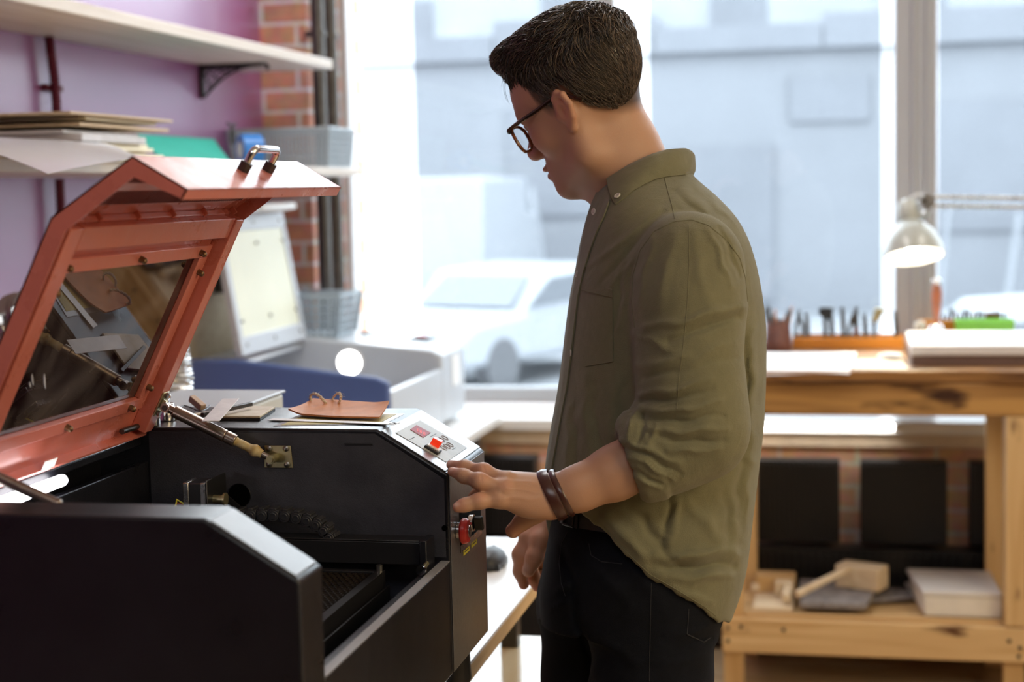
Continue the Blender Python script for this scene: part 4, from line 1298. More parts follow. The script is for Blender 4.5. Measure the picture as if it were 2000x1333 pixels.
cw = [at(x, y, Z=ZM + .004) for x, y in ((350, 797), (360, 793), (374, 797), (388, 803), (402, 800), (410, 792))]
tag(MB().tube(smooth_path(cw, 30), .0011, n=6).build('wire_scrap', M['dark_steel']), 'thin dark wire scrap curling around the wooden peg', 'wire')


def weight(px, py, r, h, label):
    c = at(px, py, Z=ZM)
    o = thing('steel_weight', label, 'weight', tuple(c), 'steel weights on the machine')
    MB().lathe([(0, 0), (r * .94, 0), (r, .001), (r, h), (r * .92, h + .0015), (r * .45, h + .0025), (r * .40, h + .006), (0, h + .006)], c, n=32).build('cylinder', M['chrome'], o)
    MB().lathe([(0, h + .006), (r * .42, h + .0061), (r * .66, h + .009), (r * .66, h + .0125), (r * .5, h + .0145), (0, h + .015)], c, n=28).build('knob', M['chrome'], o)


weight(325, 822, .0125, .024, 'larger knobbed steel weight on the machine beside the lid')
weight(299, 832, .0105, .020, 'smaller steel weight half hidden by the red lid edge')

# cream box and silver duct behind the machine
M['cream'] = pm('cream_paint', (0.80, 0.79, 0.68), 0.45, var=0.06, vscale=6)
bx = thing('equipment_box', 'cream box standing on the table behind the dark machine', 'box', (-1.08, 2.62, TZ))
MB().box((-1.20, 2.42, TZ + .01), (-1.003, 2.736, 1.166)).build('body', M['cream'], bx, bevel=.006)
MB().box((-1.203, 2.417, 1.1663), (-1.0, 2.739, 1.171)).build('top_cover', M['white_machine'], bx, bevel=.002)
for x in (-1.18, -1.03):
    for y in (2.45, 2.70):
        MB().cyl((x, y, TZ), (x, y, TZ + .0098), .012).build('foot', M['black_plastic'], bx)
M['foil'] = pm('aluminium_foil_duct', (0.70, 0.69, 0.68), 0.22, metal=1.0, bump=1.0, bscale=60)
c = at(322, 740, Y=3.02)
dp = smooth_path([V(c[0], 3.02, TZ + .055), V(c[0], 3.02, 1.0), V(c[0] + .004, 3.03, 1.16), V(c[0] - .02, 3.04, 1.245), V(c[0] - .10, 3.06, 1.29), V(c[0] - .35, 3.10, 1.28), V(-1.75, 3.15, 1.22), V(XL + .02, 3.2, 1.2)], 220)
o = MB().tube(dp, [(.050 if i % 2 else .0445) + .0015 * math.sin(i * 2.3) for i in range(220)], n=20).build('exhaust_duct', M['foil'])
tag(o, 'crinkled silver flexible duct rising behind the red lid', 'duct')
MB().cyl((c[0], 3.02, TZ), (c[0], 3.02, TZ + .06), .058, n=24).build('collar', M['steel'], o)
# ------------------------------------------------------------------ timber workbench by the window
BT = .972
wbn = thing('workbench', 'rough pine timber workbench with scorched top under the window', 'workbench', (.45, 5.2, 0))
random.seed(11)
n = 40
xs = np.linspace(-.44, 1.60, n)
edge = [4.792 + .012 * math.sin(x * 5) + .006 * math.sin(x * 23 + 1) for x in xs]
poly = [V(x, e, BT - .038) for x, e in zip(xs, edge)] + [V(1.60, 5.665, BT - .038), V(-.44, 5.665, BT - .038)]
MB().prism(poly, (0, 0, .038)).build('bench_top', M['burnt_top'], wbn, bevel=.004)
MB().box((-.40, 4.806, .840), (1.56, 4.846, BT - .0385)).build('apron', M['burnt'], wbn, bevel=.003)
for x0, y0 in ((-.402, 4.847), (.412, 4.847), (1.45, 4.847)):
    MB().box((x0, y0, 0), (x0 + .060, y0 + .058, BT - .0388)).build('leg', M['pine_v'], wbn, bevel=.003)
    MB().box((x0 - .028 + (.05 if x0 < 0 else 0), 5.160, 0), (x0 + .033 + (.05 if x0 < 0 else 0), 5.218, BT - .0388)).build('leg', M['pine_v'], wbn, bevel=.003)
MB().box((.413, 4.8065, .2265), (.47, 4.846, .8395)).build('post_facing', M['pine_v'], wbn, bevel=.003)
MB().box((-.402, 4.8065, .120), (1.52, 4.846, .222)).build('shelf_rail', M['pine'], wbn, bevel=.003)
MB().box((-.40, 4.906, .195), (1.50, 5.159, .2215)).box((-.335, 4.847, .2), (.410, 4.9055, .2215)).build('shelf_board', M['pine'], wbn, bevel=.002)
MB().box((-.34, 4.8468, .2218), (.410, 4.866, .232)).build('shelf_lip', M['pine'], wbn, bevel=.002)
for x, z in ((-.385, .195), (-.345, .20), (-.385, .155), (.425, .185), (.455, .165), (.452, .140), (-.22, .195)):
    MB().cyl((x, 4.8063, z), (x, 4.804, z), .006, n=12).build('screw', M['dark_steel'], wbn)

SHZ = .2325
sh = lambda x, y, z=SHZ: at(x, y, Z=z)
# pine tray with bars
ft = thing('wooden_tray', 'shallow pine tray holding two wooden bars on the bench shelf', 'tray', tuple(sh(1505, 1150)))
z0 = SHZ
MB().box((-.315, 4.868, z0), (-.195, 5.15, z0 + .012)).build('base', M['lightwood'], ft, bevel=.002)
MB().box((-.315, 5.05, z0 + .0125), (-.195, 5.12, z0 + .066)).build('back_block', M['pine'], ft, bevel=.003)
MB().box((-.255, 5.00, z0 + .0125), (-.200, 5.048, z0 + .058)).build('end_block', M['lightwood'], ft, bevel=.003)
for i, (pa, pb) in enumerate((((1475, 1150), (1505, 1105)), ((1535, 1172), (1556, 1120)))):
    a, b = at(*pa, Z=z0 + .031), at(*pb, Z=z0 + .040)
    b = a + (b - a) * min(1, ((5.03 if i == 0 else 4.985) - a[1]) / (b[1] - a[1]))
    a[2], b[2] = a[2] + .005, b[2] + .012 * (i == 1)
    x, y, z = frame_of(b - a)
    o = MB().prism([a + x * .012 + y * .012, a - x * .012 + y * .012, a - x * .012 - y * .012, a + x * .012 - y * .012], b - a).build('wooden_bar', M['lightwood'], bevel=.002)
    tag(o, ['square wooden bar lying in the left side of the pine tray', 'square wooden bar lying along the felt side of the pine tray'][i], 'bar', 'bars in the tray')
M['felt'] = pm('grey_felt', (0.30, 0.285, 0.29), 0.9, var=0.4, vscale=35)
M['fold'] = M['felt']
for i, (poly, zz, th, lab) in enumerate((([(1612, 1182), (1735, 1098), (1772, 1120), (1788, 1172), (1725, 1178)], SHZ, .012, 'rounded grey felt piece lowest under the mallet head'),
                                       ([(1562, 1192), (1570, 1082), (1600, 1078), (1720, 1130), (1692, 1196)], SHZ + .0125, .022, 'folded grey felt slab under the wooden mallet'))):
    P = [at(*p, Z=zz) for p in poly]
    P = [V(p[0], min(p[1], 5.155) if p[1] > 4.87 else 4.868, p[2]) for p in P]
    tag(MB().prism(P, (0, 0, th)).build('felt_piece', M['felt'], bevel=.005), lab, 'felt', 'felt pieces on the bench shelf')
ml = thing('mallet', 'pale wooden mallet lying on the grey felt on the bench shelf', 'mallet', tuple(at(1680, 1130, Z=SHZ + .036)))
hz = SHZ + .0355
c = at(1683, 1099, Y=5.06)
c[2] = hz + .037
R = rotz(math.radians(-24))
MB().cbox(c + V(0, 0, -.001), (.145, .080, .072), R).build('head', M['lightwood'], ml, bevel=.006)
a, b = at(1668, 1106, Y=5.02), at(1556, 1162, Z=hz + .014)
d = unit(b - a)
MB().tube([a + d * .018, a + d * .10, b], [.0105, .0115, .0125], n=14).build('handle', M['lightwood'], ml)
c = at(1778, 1160, Z=SHZ)
M['foam'] = pm('white_foam', (0.82, 0.80, 0.74), 0.7, var=0.06, vscale=20)
P = [at(1803, 1186, Z=SHZ), at(1962, 1192, Z=SHZ)]
x0, x1 = P[0][0], min(P[1][0], .409)
o = MB().prism([V(x0, 4.872, SHZ), V(x1, 4.872, SHZ), V(x1 - .01, 5.15, SHZ), V(x0 - .035, 5.15, SHZ)], (0, 0, .062)).build('foam_block', M['foam'], bevel=.004)
tag(o, 'thick cream foam block on the bench shelf under the white board', 'block')
o = MB().prism([V(x0 - .004, 4.870, SHZ + .0625), V(x1, 4.870, SHZ + .0625), V(x1 - .012, 5.155, SHZ + .0625), V(x0 - .045, 5.155, SHZ + .0625)], (0, 0, .014)).build('white_board', M['white_paint'], bevel=.003)
tag(o, 'white board lying on top of the cream foam block', 'board')
o = MB().prism([at(1742, 1112, Z=SHZ), at(1765, 1108, Z=SHZ), at(1800, 1165, Z=SHZ), at(1792, 1175, Z=SHZ)], (0, 0, .010)).build('plastic_strip', M['white_paint'], bevel=.002)
tag(o, 'white plastic strip between the grey felt and the foam block', 'strip')

# ---- on the bench top
G = []
for i, s in enumerate(np.linspace(0, 1, 16)):
    row = []
    for t in np.linspace(0, 1, 18):
        x = -.40 + .375 * s + .02 * t * (s > .5)
        y = 4.784 + .52 * t
        z = BT + .0012 + .0015 * math.sin(5 * s + 3 * t) ** 2
        if t < .02:
            z -= .010 + .004 * math.sin(6 * s)
        if t < .07:
            y = max(y, 4.772) - (.006 if t < .02 else .0)
        row.append((x, y, z))
    G.append(row)
tag(MB().sheet(np.array(G)[::-1], -.0006).build('paper_sheet', M['paper']), 'white paper sheet lying over the front edge of the timber bench', 'paper')
o = MB().box((-.020, 4.83, BT + .0006), (.135, 5.10, BT + .0016), rotz(.04)).build('paper_sheet', pm('printed_paper', (0.78, 0.70, 0.55), 0.7, var=0.2, vscale=50))
tag(o, 'cream printed sheet on the bench between white paper and stone slab', 'paper')
M['stone'] = pm('white_stone', (0.82, 0.82, 0.83), 0.35, var=0.05, vscale=12)
M['brown_board'] = pm('brown_fibre_board', (0.16, 0.10, 0.085), 0.6, var=0.15, vscale=60)
o = MB().box((.155, 4.93, BT + .0006), (.80, 5.40, BT + .030)).build('fibre_board', M['brown_board'], bevel=.002)
tag(o, 'dark brown fibre board under the white stone slab', 'board')
o = MB().box((.150, 4.925, BT + .0306), (.80, 5.40, BT + .062)).build('stone_slab', M['stone'], bevel=.004)
tag(o, 'white stone slab lying on the brown fibre board', 'slab')
rs = random.Random(4)
c = at(1742, 677, Y=5.08)
mb = MB()
G = []
for i in range(9):
    row = []
    for j in range(16):
        a, b = -1.4 + 2.8 * i / 8, 2 * math.pi * j / 15
        r = 1 + .25 * math.sin(3 * b + i) * math.cos(a)
        row.append(V(c[0], 5.08, BT + .0135) + V(.036 * math.cos(a) * math.cos(b) * r, .02 * math.cos(a) * math.sin(b) * r, .012 * math.sin(a)))
    G.append(row)
tag(mb.grid(G).build('crumpled_tissue', M['paper']), 'small crumpled white tissue beside the stone slab', 'tissue')
# leather cup with tools
M['cup'] = pm('patchwork_leather', (0.22, 0.085, 0.06), 0.5, var=0.5, vscale=22, col2=(0.10, 0.04, 0.03))
cz = at(1520, 684, Z=BT)
cu = thing('tool_cup', 'brown leather cup of small tools on the bench near the man', 'cup', (cz[0], cz[1], BT))
b = ORG[cu.name]
MB().lathe([(0, 0.001), (.044, 0), (.046, .004), (.038, .098), (.035, .098), (.041, .008), (0, .006)], b, n=30).build('body', M['cup'], cu)
M['tool_dark'] = pm('dark_tool_metal', (0.05, 0.047, 0.043), 0.5, metal=0.3, var=0.3, vscale=50)
rs = random.Random(2)
for k in range(9):
    a = k * 2.4
    p = b + V(.022 * math.cos(a), .022 * math.sin(a), .0085)
    e = p + V(.022 * math.cos(a), .016 * math.sin(a), .10 + .035 * rs.random())
    o = thing('hand_tool', 'thin dark tool tip poking out of the leather cup', 'tool', tuple(p), 'tools in the leather cup')
    MB().tube([p, (p + e) / 2], .003, n=8).build('shank', M['tool_dark'], o)
    MB().tube([(p + e) / 2 + (e - p) * .01, e], [.006, .0075 if k % 2 else .003], n=8).build('grip', M['tool_dark'] if k % 3 else M['leather'], o)
# rack with punches and pliers
ry = 5.47
rx0, rx1 = at(1548, 670, Y=ry)[0], at(1765, 670, Y=ry)[0]
rk = thing('tool_rack', 'low orange wooden rack full of dark tools on the bench', 'rack', ((rx0 + rx1) / 2, ry, BT))
rt = at(1650, 658, Y=ry)[2]
MB().box((rx0, ry - .03, BT + .0004), (rx1, ry + .045, BT + .012)).build('base', M['orange_wood'], rk, bevel=.002)
MB().box((rx0, ry - .03, BT + .0124), (rx1, ry - .02, rt)).box((rx0, ry + .035, BT + .0124), (rx1, ry + .045, rt + .006)).build('front_rail', M['orange_wood'], rk, bevel=.002)
rp_ = MB()
for k in range(12):
    x = rx0 + .012 + (rx1 - rx0 - .024) * k / 11
    rp_.box((x - .0025, ry - .0195, BT + .0124), (x + .0025, ry + .0345, rt - .003))
rp_.build('divider', M['orange_wood'], rk)
tl = [(1560, 605, 'p'), (1575, 612, 'a'), (1612, 600, 'h'), (1622, 604, 'a'), (1645, 600, 'a'), (1664, 612, 'p'), (1672, 600, 'b'), (1688, 614, 'a'), (1707, 602, 'w'), (1748, 608, 'a')]
names = ['pliers with splayed handles, leftmost in the orange rack', 'slim dark punch leaning beside the leftmost pliers', 'dark square-headed hammer standing in the orange rack', 'short dark punch standing beside the square-headed hammer', 'straight dark punch in the middle of the orange rack', 'pliers standing just left of the broad dark bar', 'broad dark bar standing upright in the orange rack', 'thin rod standing right of the broad dark bar', 'tool with wedge-shaped head in the orange rack', 'thin dark rod at the end of the rack before the window post']
for (px, py, k), lab in zip(tl, names):
    top = at(px, py, Y=ry + .005)
    f = V(top[0], ry + .005, BT + .0126)
    o = thing({'p': 'pliers', 'h': 'hammer', 'b': 'steel_bar', 'w': 'leather_tool', 'a': 'punch'}[k], lab, {'p': 'pliers', 'h': 'hammer', 'b': 'bar', 'w': 'tool', 'a': 'punch'}[k], tuple(f), 'tools in the orange rack')
    h = top[2] - f[2]
    ln = V(.006, 0, 0)
    if k == 'p':
        MB().tube([f + V(-.012, 0, 0), f + V(-.009, 0, h * .55), f + V(0, 0, h * .78)], 0.0062, n=8).build('handle', M['tool_dark'], o)
        MB().tube([f + V(.014, 0.011, 0), f + V(.011, 0.004, h * .55), f + V(.002, 0.0005, h * .78)], .0062, n=8).build('handle', M['tool_dark'], o)
        MB().cyl(f + V(0, -.006, h * .78), f + V(0, .006, h * .78), .008, n=14).tube([f + V(0, 0, h * .8), f + V(.002, 0, h)], [.007, .003], n=8).build('jaw', M['tool_dark'], o)
    elif k == 'h':
        MB().tube([f, f + V(-.002, 0, h * .8)], .0075, n=8).build('handle', M['tool_dark'], o)
        MB().prism([f + V(-.022, -.012, h * .78), f + V(.022, -.012, h * .62), f + V(.026, -.012, h), f + V(-.020, -.012, h)], (0, .024, 0)).build('head', M['black_metal'], o, bevel=.003)
    elif k == 'b':
        MB().cbox(f + V(0, 0, h / 2), (.014, .010, h)).build('shank', M['tool_dark'], o, bevel=.002)
        MB().cbox(f + V(0, 0, h * .30), (.018, .014, h * .3)).build('grip', M['cup'], o, bevel=.002)
    elif k == 'w':
        MB().tube([f, f + V(0, 0, h * .7)], .006, n=8).build('handle', M['tool_dark'], o)
        MB().prism([f + V(-.010, -.008, h * .62), f + V(.012, -.008, h * .62), f + V(.038, -.008, h * .98), f + V(.004, -.008, h)], (0, .016, 0)).build('head', M['zinc'], o, bevel=.002)
    else:
        MB().tube([f + ln, f + ln * .5 + V(0, 0, h * .55)], [.0055, .0085], n=8).build('handle', M['tool_dark'], o)
        MB().tube([f + ln * .5 + V(0, 0, h * .56), f + V(0, 0, h)], [.0085, .006], n=8).build('shank', M['tool_dark'], o)
# second rack with stamps, green tray, awl
ry2 = 5.585
x0, x1 = at(1788, 640, Y=ry2)[0], at(1972, 640, Y=ry2)[0]
r2 = thing('tool_rack', 'orange wooden stamp rack behind the green tray', 'rack', ((x0 + x1) / 2, ry2, BT))
z1, z2 = at(1800, 645, Y=ry2)[2], at(1900, 626, Y=ry2)[2]
MB().box((x0, ry2 - .03, BT + .0004), (x1, ry2 + .06, BT + .030)).build('base', M['orange_wood'], r2, bevel=.002)
MB().box((x0 + .01, ry2 + .0, BT + .0304), (x1 - .01, ry2 + .05, z2)).build('upper_block', M['orange_wood'], r2, bevel=.002)
rs = random.Random(9)
for k in range(16):
    x = x0 + .075 + (x1 - x0 - .09) * k / 15
    f = V(x, ry2 + .025, z2 + .0003)
    h = .016 + .022 * rs.random()
    o = MB().tube([f, f + V(.002 * rs.random(), 0, h)], [.0045, .0035 if k % 3 else .0075], n=8).build('leather_stamp', M['tool_dark'] if k % 4 else M['cup'])
    tag(o, 'tiny dark metal stamp standing in the orange rack behind the green tray', 'stamp', 'stamps in the orange rack')
f = V(x0 + .145, ry2 + .022, z2 + .0004)
a = at(1937, 615, Y=ry2 - .012)
o = MB().box((a[0] - .022, ry2 - .022, BT + .0305), (a[0] + .022, ry2 - .002, a[2] + .008)).build('stamp_block', M['cup'], bevel=.002)
tag(o, 'brown square stamp block at the end of the orange stamp rack', 'stamp block')
c = at(1797, 622, Y=ry2 + .015)
o = MB().ball((c[0], ry2 - .015, BT + .0303 + .026), (.022, .014, .026), 14, 8).build('thread_spool', M['cream'])
tag(o, 'pale thread ball on the orange rack beside the window post', 'thread')
M['green'] = pm('lime_green_plastic', (0.28, 0.72, 0.10), 0.4, spec=0.5)
gy = 5.475
x0, x1 = at(1866, 640, Y=gy)[0], at(1982, 640, Y=gy)[0]
zt_ = at(1920, 629, Y=gy)[2]
gt = thing('plastic_tray', 'lime green plastic tray on the bench behind the stone slab', 'tray', ((x0 + x1) / 2, gy + .035, BT))
c0 = [V(x0 + .010, gy + .008, BT + .001), V(x1 - .010, gy + .008, BT + .001), V(x1 - .010, gy + .065, BT + .001), V(x0 + .010, gy + .065, BT + .001)]
t0 = [V(x0, gy, zt_), V(x1, gy, zt_), V(x1, gy + .074, zt_ + .002), V(x0, gy + .074, zt_ + .002)]
g = MB().box(c0[0] - V(0, 0, .0006), c0[2] + V(0, 0, .0015))
for k in range(4):
    a0, a1, b0, b1 = c0[k], c0[(k + 1) % 4], t0[k], t0[(k + 1) % 4]
    g.prism([a0, a1, b1, b0], unit(np.cross(a1 - a0, b0 - a0)) * -.002)
g.build('tray_body', M['green'], gt)
MB().tube(t0, .003, n=8, closed=True).build('rim', M['green'], gt)
ay = 5.435
c = at(1829, 655, Y=ay)
aw = thing('awl', 'tall wooden-handled tool on a round glossy base before the window post', 'awl', (c[0], ay, BT))
b = ORG[aw.name]
M['red_wood'] = pm('reddish_wood', (0.30, 0.095, 0.045), 0.3, spec=0.5, var=0.2, vscale=20)
hz0, hz1 = at(1829, 630, Y=ay)[2], at(1829, 543, Y=ay)[2]
zz = lambda t: hz0 + (hz1 - hz0) * t
MB().lathe([(0, 0.0004), (.036, 0.0004), (.038, .01), (.034, (hz0 - BT) * .55), (.018, (hz0 - BT) * .9), (0, hz0 - BT)], b, n=30).build('base', M['chrome'], aw)
MB().lathe([(0, hz0 - BT + .0005), (.008, hz0 - BT + .0005), (.010, zz(.15) - BT), (.017, zz(.45) - BT), (.018, zz(.65) - BT), (.014, zz(.82) - BT), (.011, zz(.86) - BT), (0, zz(.861) - BT)], b, n=24).build('handle', M['red_wood'], aw)
MB().lathe([(0, zz(.862) - BT), (.011, zz(.862) - BT), (.016, zz(.92) - BT), (.014, zz(.98) - BT), (0, zz(1) - BT)], b, n=24).build('pommel', M['chrome'], aw)

# ---- desk lamp
LY = 5.27
lp_ = thing('desk_lamp', 'lit white enamel desk lamp on a jointed arm over the workbench', 'lamp', (.95, 5.45, BT))
M['enamel'] = pm('white_enamel', (0.46, 0.48, 0.44), 0.22, spec=0.6)
M['lamp_in'] = pm('lamp_inside', (0.9, 0.88, 0.8), 0.5)
M['bulb'] = pm('lit_bulb', (1, 1, 1), 0.5, emit=(1.0, 0.93, 0.78), estr=22)
top = at(1777, 428, Y=LY)
op = at(1785, 502, Y=LY - .02)
ax_ = unit(top - op + V(0, .022, 0))
Hh = np.linalg.norm(top - op)
Rr = .094
prof = [(Rr, 0), (Rr * .985, Hh * .18), (Rr * .90, Hh * .42), (Rr * .72, Hh * .68), (Rr * .46, Hh * .88), (Rr * .33, Hh * .97)]
shd = MB().lathe(prof, op, axis=ax_, n=40).lathe([(Rr - .004, .0005), (Rr * .94, Hh * .18), (Rr * .85, Hh * .42), (Rr * .67, Hh * .68), (Rr * .42, Hh * .86), (0, Hh * .93)], op, axis=ax_, n=40, mi=1).lathe([(Rr, 0), (Rr - .004, .0005)], op, axis=ax_, n=40)
shade = shd.build('lamp_shade', [M['enamel'], M['lamp_in']], lp_)
MB().lathe([(Rr * .34, Hh * .965), (.038, Hh * 1.06), (.036, Hh * 1.35), (.030, Hh * 1.50), (.014, Hh * 1.58), (0, Hh * 1.59)], op, axis=ax_, n=28).build('socket_cap', M['enamel'], lp_)
MB().ball(op + ax_ * Hh * .42, (.030, .030, .034), 18, 12).cyl(op + ax_ * Hh * .62, op + ax_ * Hh * .9, .015).build('bulb', M['bulb'], lp_)
j = at(1812, 392, Y=LY + .01)
MB().tube([op + ax_ * Hh * 1.12 + V(.03, 0, 0), (op + ax_ * Hh * 1.12 + j) / 2 + V(.03, 0, -.012), j], .010, n=10).build('neck_joint', M['steel'], lp_)
MB().cyl(j + V(0, -.02, 0), j + V(0, .02, 0), .022, n=20).build('joint_disc', M['steel'], lp_)
e1 = V(1.00, 5.44, 1.425)
for k, dz in enumerate((.012, -.016)):
    MB().tube([j + V(.008, -.012 + .024 * k, dz), e1 + V(0, -.012 + .024 * k, dz)], .0065, n=10).build('arm_rod', M['steel'], lp_)
sp = [j + V(.30, 0, -.018) + (e1 - j) * .45 * t + .009 * V(0, math.cos(t * 90), math.sin(t * 90)) for t in np.linspace(0, 1, 160)]
MB().tube(sp, .002, n=5).build('spring', M['steel'], lp_)
MB().cyl(e1 + V(0, -.03, 0), e1 + V(0, .03, 0), .026, n=20).build('joint_disc', M['steel'], lp_)
e2 = V(.95, 5.45, BT + .05)
for k in (-1, 1):
    MB().tube([e1 + V(.012 * k, .016 * k, 0), e2 + V(.012 * k, .016 * k, 0)], .0065, n=10).build('arm_rod', M['steel'], lp_)
MB().lathe([(0, 0.0003), (.085, 0.0003), (.085, .014), (.03, .026), (.022, .06), (0, .062)], (.95, 5.45, BT), n=30).build('base', M['enamel'], lp_)
wire = [at(1765 + 8 * math.cos(t), 372 + 16 * math.sin(t) * 1.0, Y=LY + .03) for t in np.linspace(3.3, 6.6, 12)]
MB().tube([op + ax_ * Hh * 1.5] + [op + ax_ * Hh * 1.55 + V(.012 * i, .003 * i, .02 * math.sin(i * .52)) for i in range(1, 7)] + [j + V(0, .01, .02)], .004, n=8).build('cord', M['white_paint'], lp_)
bl_ = bpy.data.lights.new('desk_lamp_light', 'SPOT')
bl_.energy, bl_.color, bl_.spot_size, bl_.spot_blend, bl_.shadow_soft_size = 8, (1, .84, .52), math.radians(135), .6, .03
lo = bpy.data.objects.new('desk_lamp_light', bl_)
COL.objects.link(lo)
lo.location = op + ax_ * .012
lo.rotation_euler = Vector(ax_).to_track_quat('Z', 'Y').to_euler()
# ------------------------------------------------------------------ the man: smooth implicit surfaces meshed into continuous skins
cc = lambda px, py, z: V((px - 1000) * z / FPX, -(py - 666.5) * z / FPX, z)      # metres right / up / away of the sight axis
to_room = lambda P: CAM + np.asarray(P, float) @ AX
from_room = lambda p: AX @ (np.asarray(p, float) - CAM)
PAD = 0.06


def smin(a, b, k):
    if k <= 0:
        return np.minimum(a, b)
    h = np.maximum(k - np.abs(a - b), 0) / k
    return np.minimum(a, b) - h * h * k * .25


class Field:
    def __init__(self):
        self.ops, self.post = [], []

    def _op(self, fn, lo, hi, k, mode):
        self.ops.append((fn, np.asarray(lo, float) - PAD, np.asarray(hi, float) + PAD, k, mode))
        return self

    def limb(self, pts, k=.01, mode='add', flat=None, link=0.004):
        """pts: [(point, radius), ...]; flat: (axis, factor) squeezes the section along an axis"""
        for (a, ra), (b, rb) in zip(pts[:-1], pts[1:]):
            a, b = np.asarray(a, float), np.asarray(b, float)
            S = None
            if flat is not None:
                ax_, fac = unit(flat[0]), flat[1]
                S = np.eye(3) + (fac - 1) * np.outer(ax_, ax_)
            def fn(p, a=a, b=b, ra=ra, rb=rb, S=S):
                A, B, Q = (a, b, p) if S is None else (S @ a, S @ b, p @ S.T)
                ba = B - A
                t = np.clip(((Q - A) @ ba) / max(ba @ ba, 1e-12), 0, 1)
                return np.linalg.norm(Q - A - t[:, None] * ba, axis=1) - (ra + (rb - ra) * t)
            r = max(ra, rb)
            self._op(fn, np.minimum(a, b) - r * 1.6, np.maximum(a, b) + r * 1.6, k, mode)
        return self

    def ell(self, c, r, k=.01, R=None, mode='add'):
        c, r = np.asarray(c, float), np.array([r] * 3 if np.isscalar(r) else r, float)
        R = np.eye(3) if R is None else np.asarray(R, float)      # rows: own axes
        def fn(p):
            q = (p - c) @ R.T
            k0 = np.linalg.norm(q / r, axis=1)
            k1 = np.linalg.norm(q / (r * r), axis=1)
            return k0 * (k0 - 1) / np.maximum(k1, 1e-9)
        m = r.max()
        return self._op(fn, c - m, c + m, k, mode)

    def group(self, sub, k=.005):
        lo = np.min([o[1] for o in sub.ops], 0)
        hi = np.max([o[2] for o in sub.ops], 0)
        self.ops.append((sub, lo, hi, k, 'add'))
        return self

    def func(self, fn, lo, hi, k=.01, mode='add'):
        return self._op(fn, lo, hi, k, mode)

    def __call__(self, p):
        p = np.asarray(p, float)
        d = np.full(len(p), .5)
        lo, hi = p.min(0), p.max(0)
        for fn, a, b, k, mode in self.ops:
            if np.any(a > hi) or np.any(b < lo):
                continue
            m = np.all((p >= a) & (p <= b), axis=1)
            if not m.any():
                continue
            v = fn(p[m])
            if mode == 'add':
                d[m] = smin(d[m], v, k)
            elif mode == 'sub':
                d[m] = -smin(-d[m], v, k)
            else:
                d[m] = -smin(-d[m], -v, k)
        for g in self.post:
            d = g(p, d)
        return d


CORN = np.array([[i & 1, (i >> 1) & 1, (i >> 2) & 1] for i in range(8)])
EDG = [(a, b) for a in range(8) for b in range(8) if a < b and bin(a ^ b).count('1') == 1]


def mesh_field(f, lo, hi, h, nb=12, it=2):
    lo, hi = np.asarray(lo, float), np.asarray(hi, float)
    nblk = np.ceil((hi - lo) / (h * nb)).astype(int)
    B = np.stack(np.meshgrid(*[np.arange(n) for n in nblk], indexing='ij'), -1).reshape(-1, 3)
    cen = lo + (B + .5) * nb * h
    keep = np.zeros(len(B), bool)
    for s in range(0, len(B), 200000):
        keep[s:s + 200000] = np.abs(f(cen[s:s + 200000])) < .87 * nb * h * 1.7
    B = B[keep]
    n = nb + 1
    loc = np.stack(np.meshgrid(*[np.arange(n)] * 3, indexing='ij'), -1).reshape(-1, 3)
    dims = nblk * nb + 2
    strd = np.array([dims[1] * dims[2], dims[2], 1], dtype=np.int64)
    ids, vals = [], []
    # neighbouring blocks are taken together so that bounding boxes stay small
    for s in range(0, len(B), 60):
        bb = B[s:s + 60]
        P = lo + (bb[:, None, :] * nb + loc[None]) * h
        D = f(P.reshape(-1, 3)).reshape(len(bb), n, n, n)
        cv = np.stack([D[:, i:nb + i, j:nb + j, k:nb + k] for i, j, k in CORN], -1)
        act = (cv.min(-1) < 0) & (cv.max(-1) >= 0)
        w = np.argwhere(act)
        if len(w):
            g = bb[w[:, 0]] * nb + w[:, 1:]
            ids.append(g @ strd)
            vals.append(cv[act])
    ids, vals = np.concatenate(ids), np.concatenate(vals)
    o = np.argsort(ids)
    ids, vals = ids[o], vals[o]
    g = np.stack([ids // strd[0], (ids // strd[1]) % dims[1], ids % dims[2]], -1)
    acc, cnt = np.zeros((len(ids), 3)), np.zeros(len(ids))
    for a, b in EDG:
        va, vb = vals[:, a], vals[:, b]
        m = (va < 0) != (vb < 0)
        t = np.where(m, va / np.where(m, va - vb, 1), 0)
        acc += m[:, None] * (CORN[a] + t[:, None] * (CORN[b] - CORN[a]))
        cnt += m
    P = lo + (g + acc / cnt[:, None]) * h
    Q = []
    for ax_ in range(3):
        c1 = 1 << ax_
        s0, s1 = vals[:, 0] < 0, vals[:, c1] < 0
        w = np.nonzero(s0 != s1)[0]
        b, c = strd[(ax_ + 1) % 3], strd[(ax_ + 2) % 3]
        q = np.stack([ids[w], ids[w] - b, ids[w] - b - c, ids[w] - c], -1)
        i = np.minimum(np.searchsorted(ids, q), len(ids) - 1)
        ok = (ids[i] == q).all(1)
        i, fl = i[ok], s0[w][ok]
        i[~fl] = i[~fl][:, ::-1]
        Q.append(i)
    Q = np.concatenate(Q)
    e = h * .3
    for _ in range(it):
        d = np.zeros(len(P))
        G = np.zeros_like(P)
        for s in range(0, len(P), 20000):
            p = P[s:s + 20000]
            d[s:s + 20000] = f(p)
            for k in range(3):
                q = p.copy()
                q[:, k] += e
                q2 = p.copy()
                q2[:, k] -= e
                G[s:s + 20000, k] = (f(q) - f(q2)) / (2 * e)
        gg = np.maximum((G * G).sum(1), .05)
        st = (d / gg)[:, None] * G
        ln = np.linalg.norm(st, axis=1, keepdims=True)
        P = P - st * np.minimum(1, .5 * h / np.maximum(ln, 1e-9))
    return P, Q


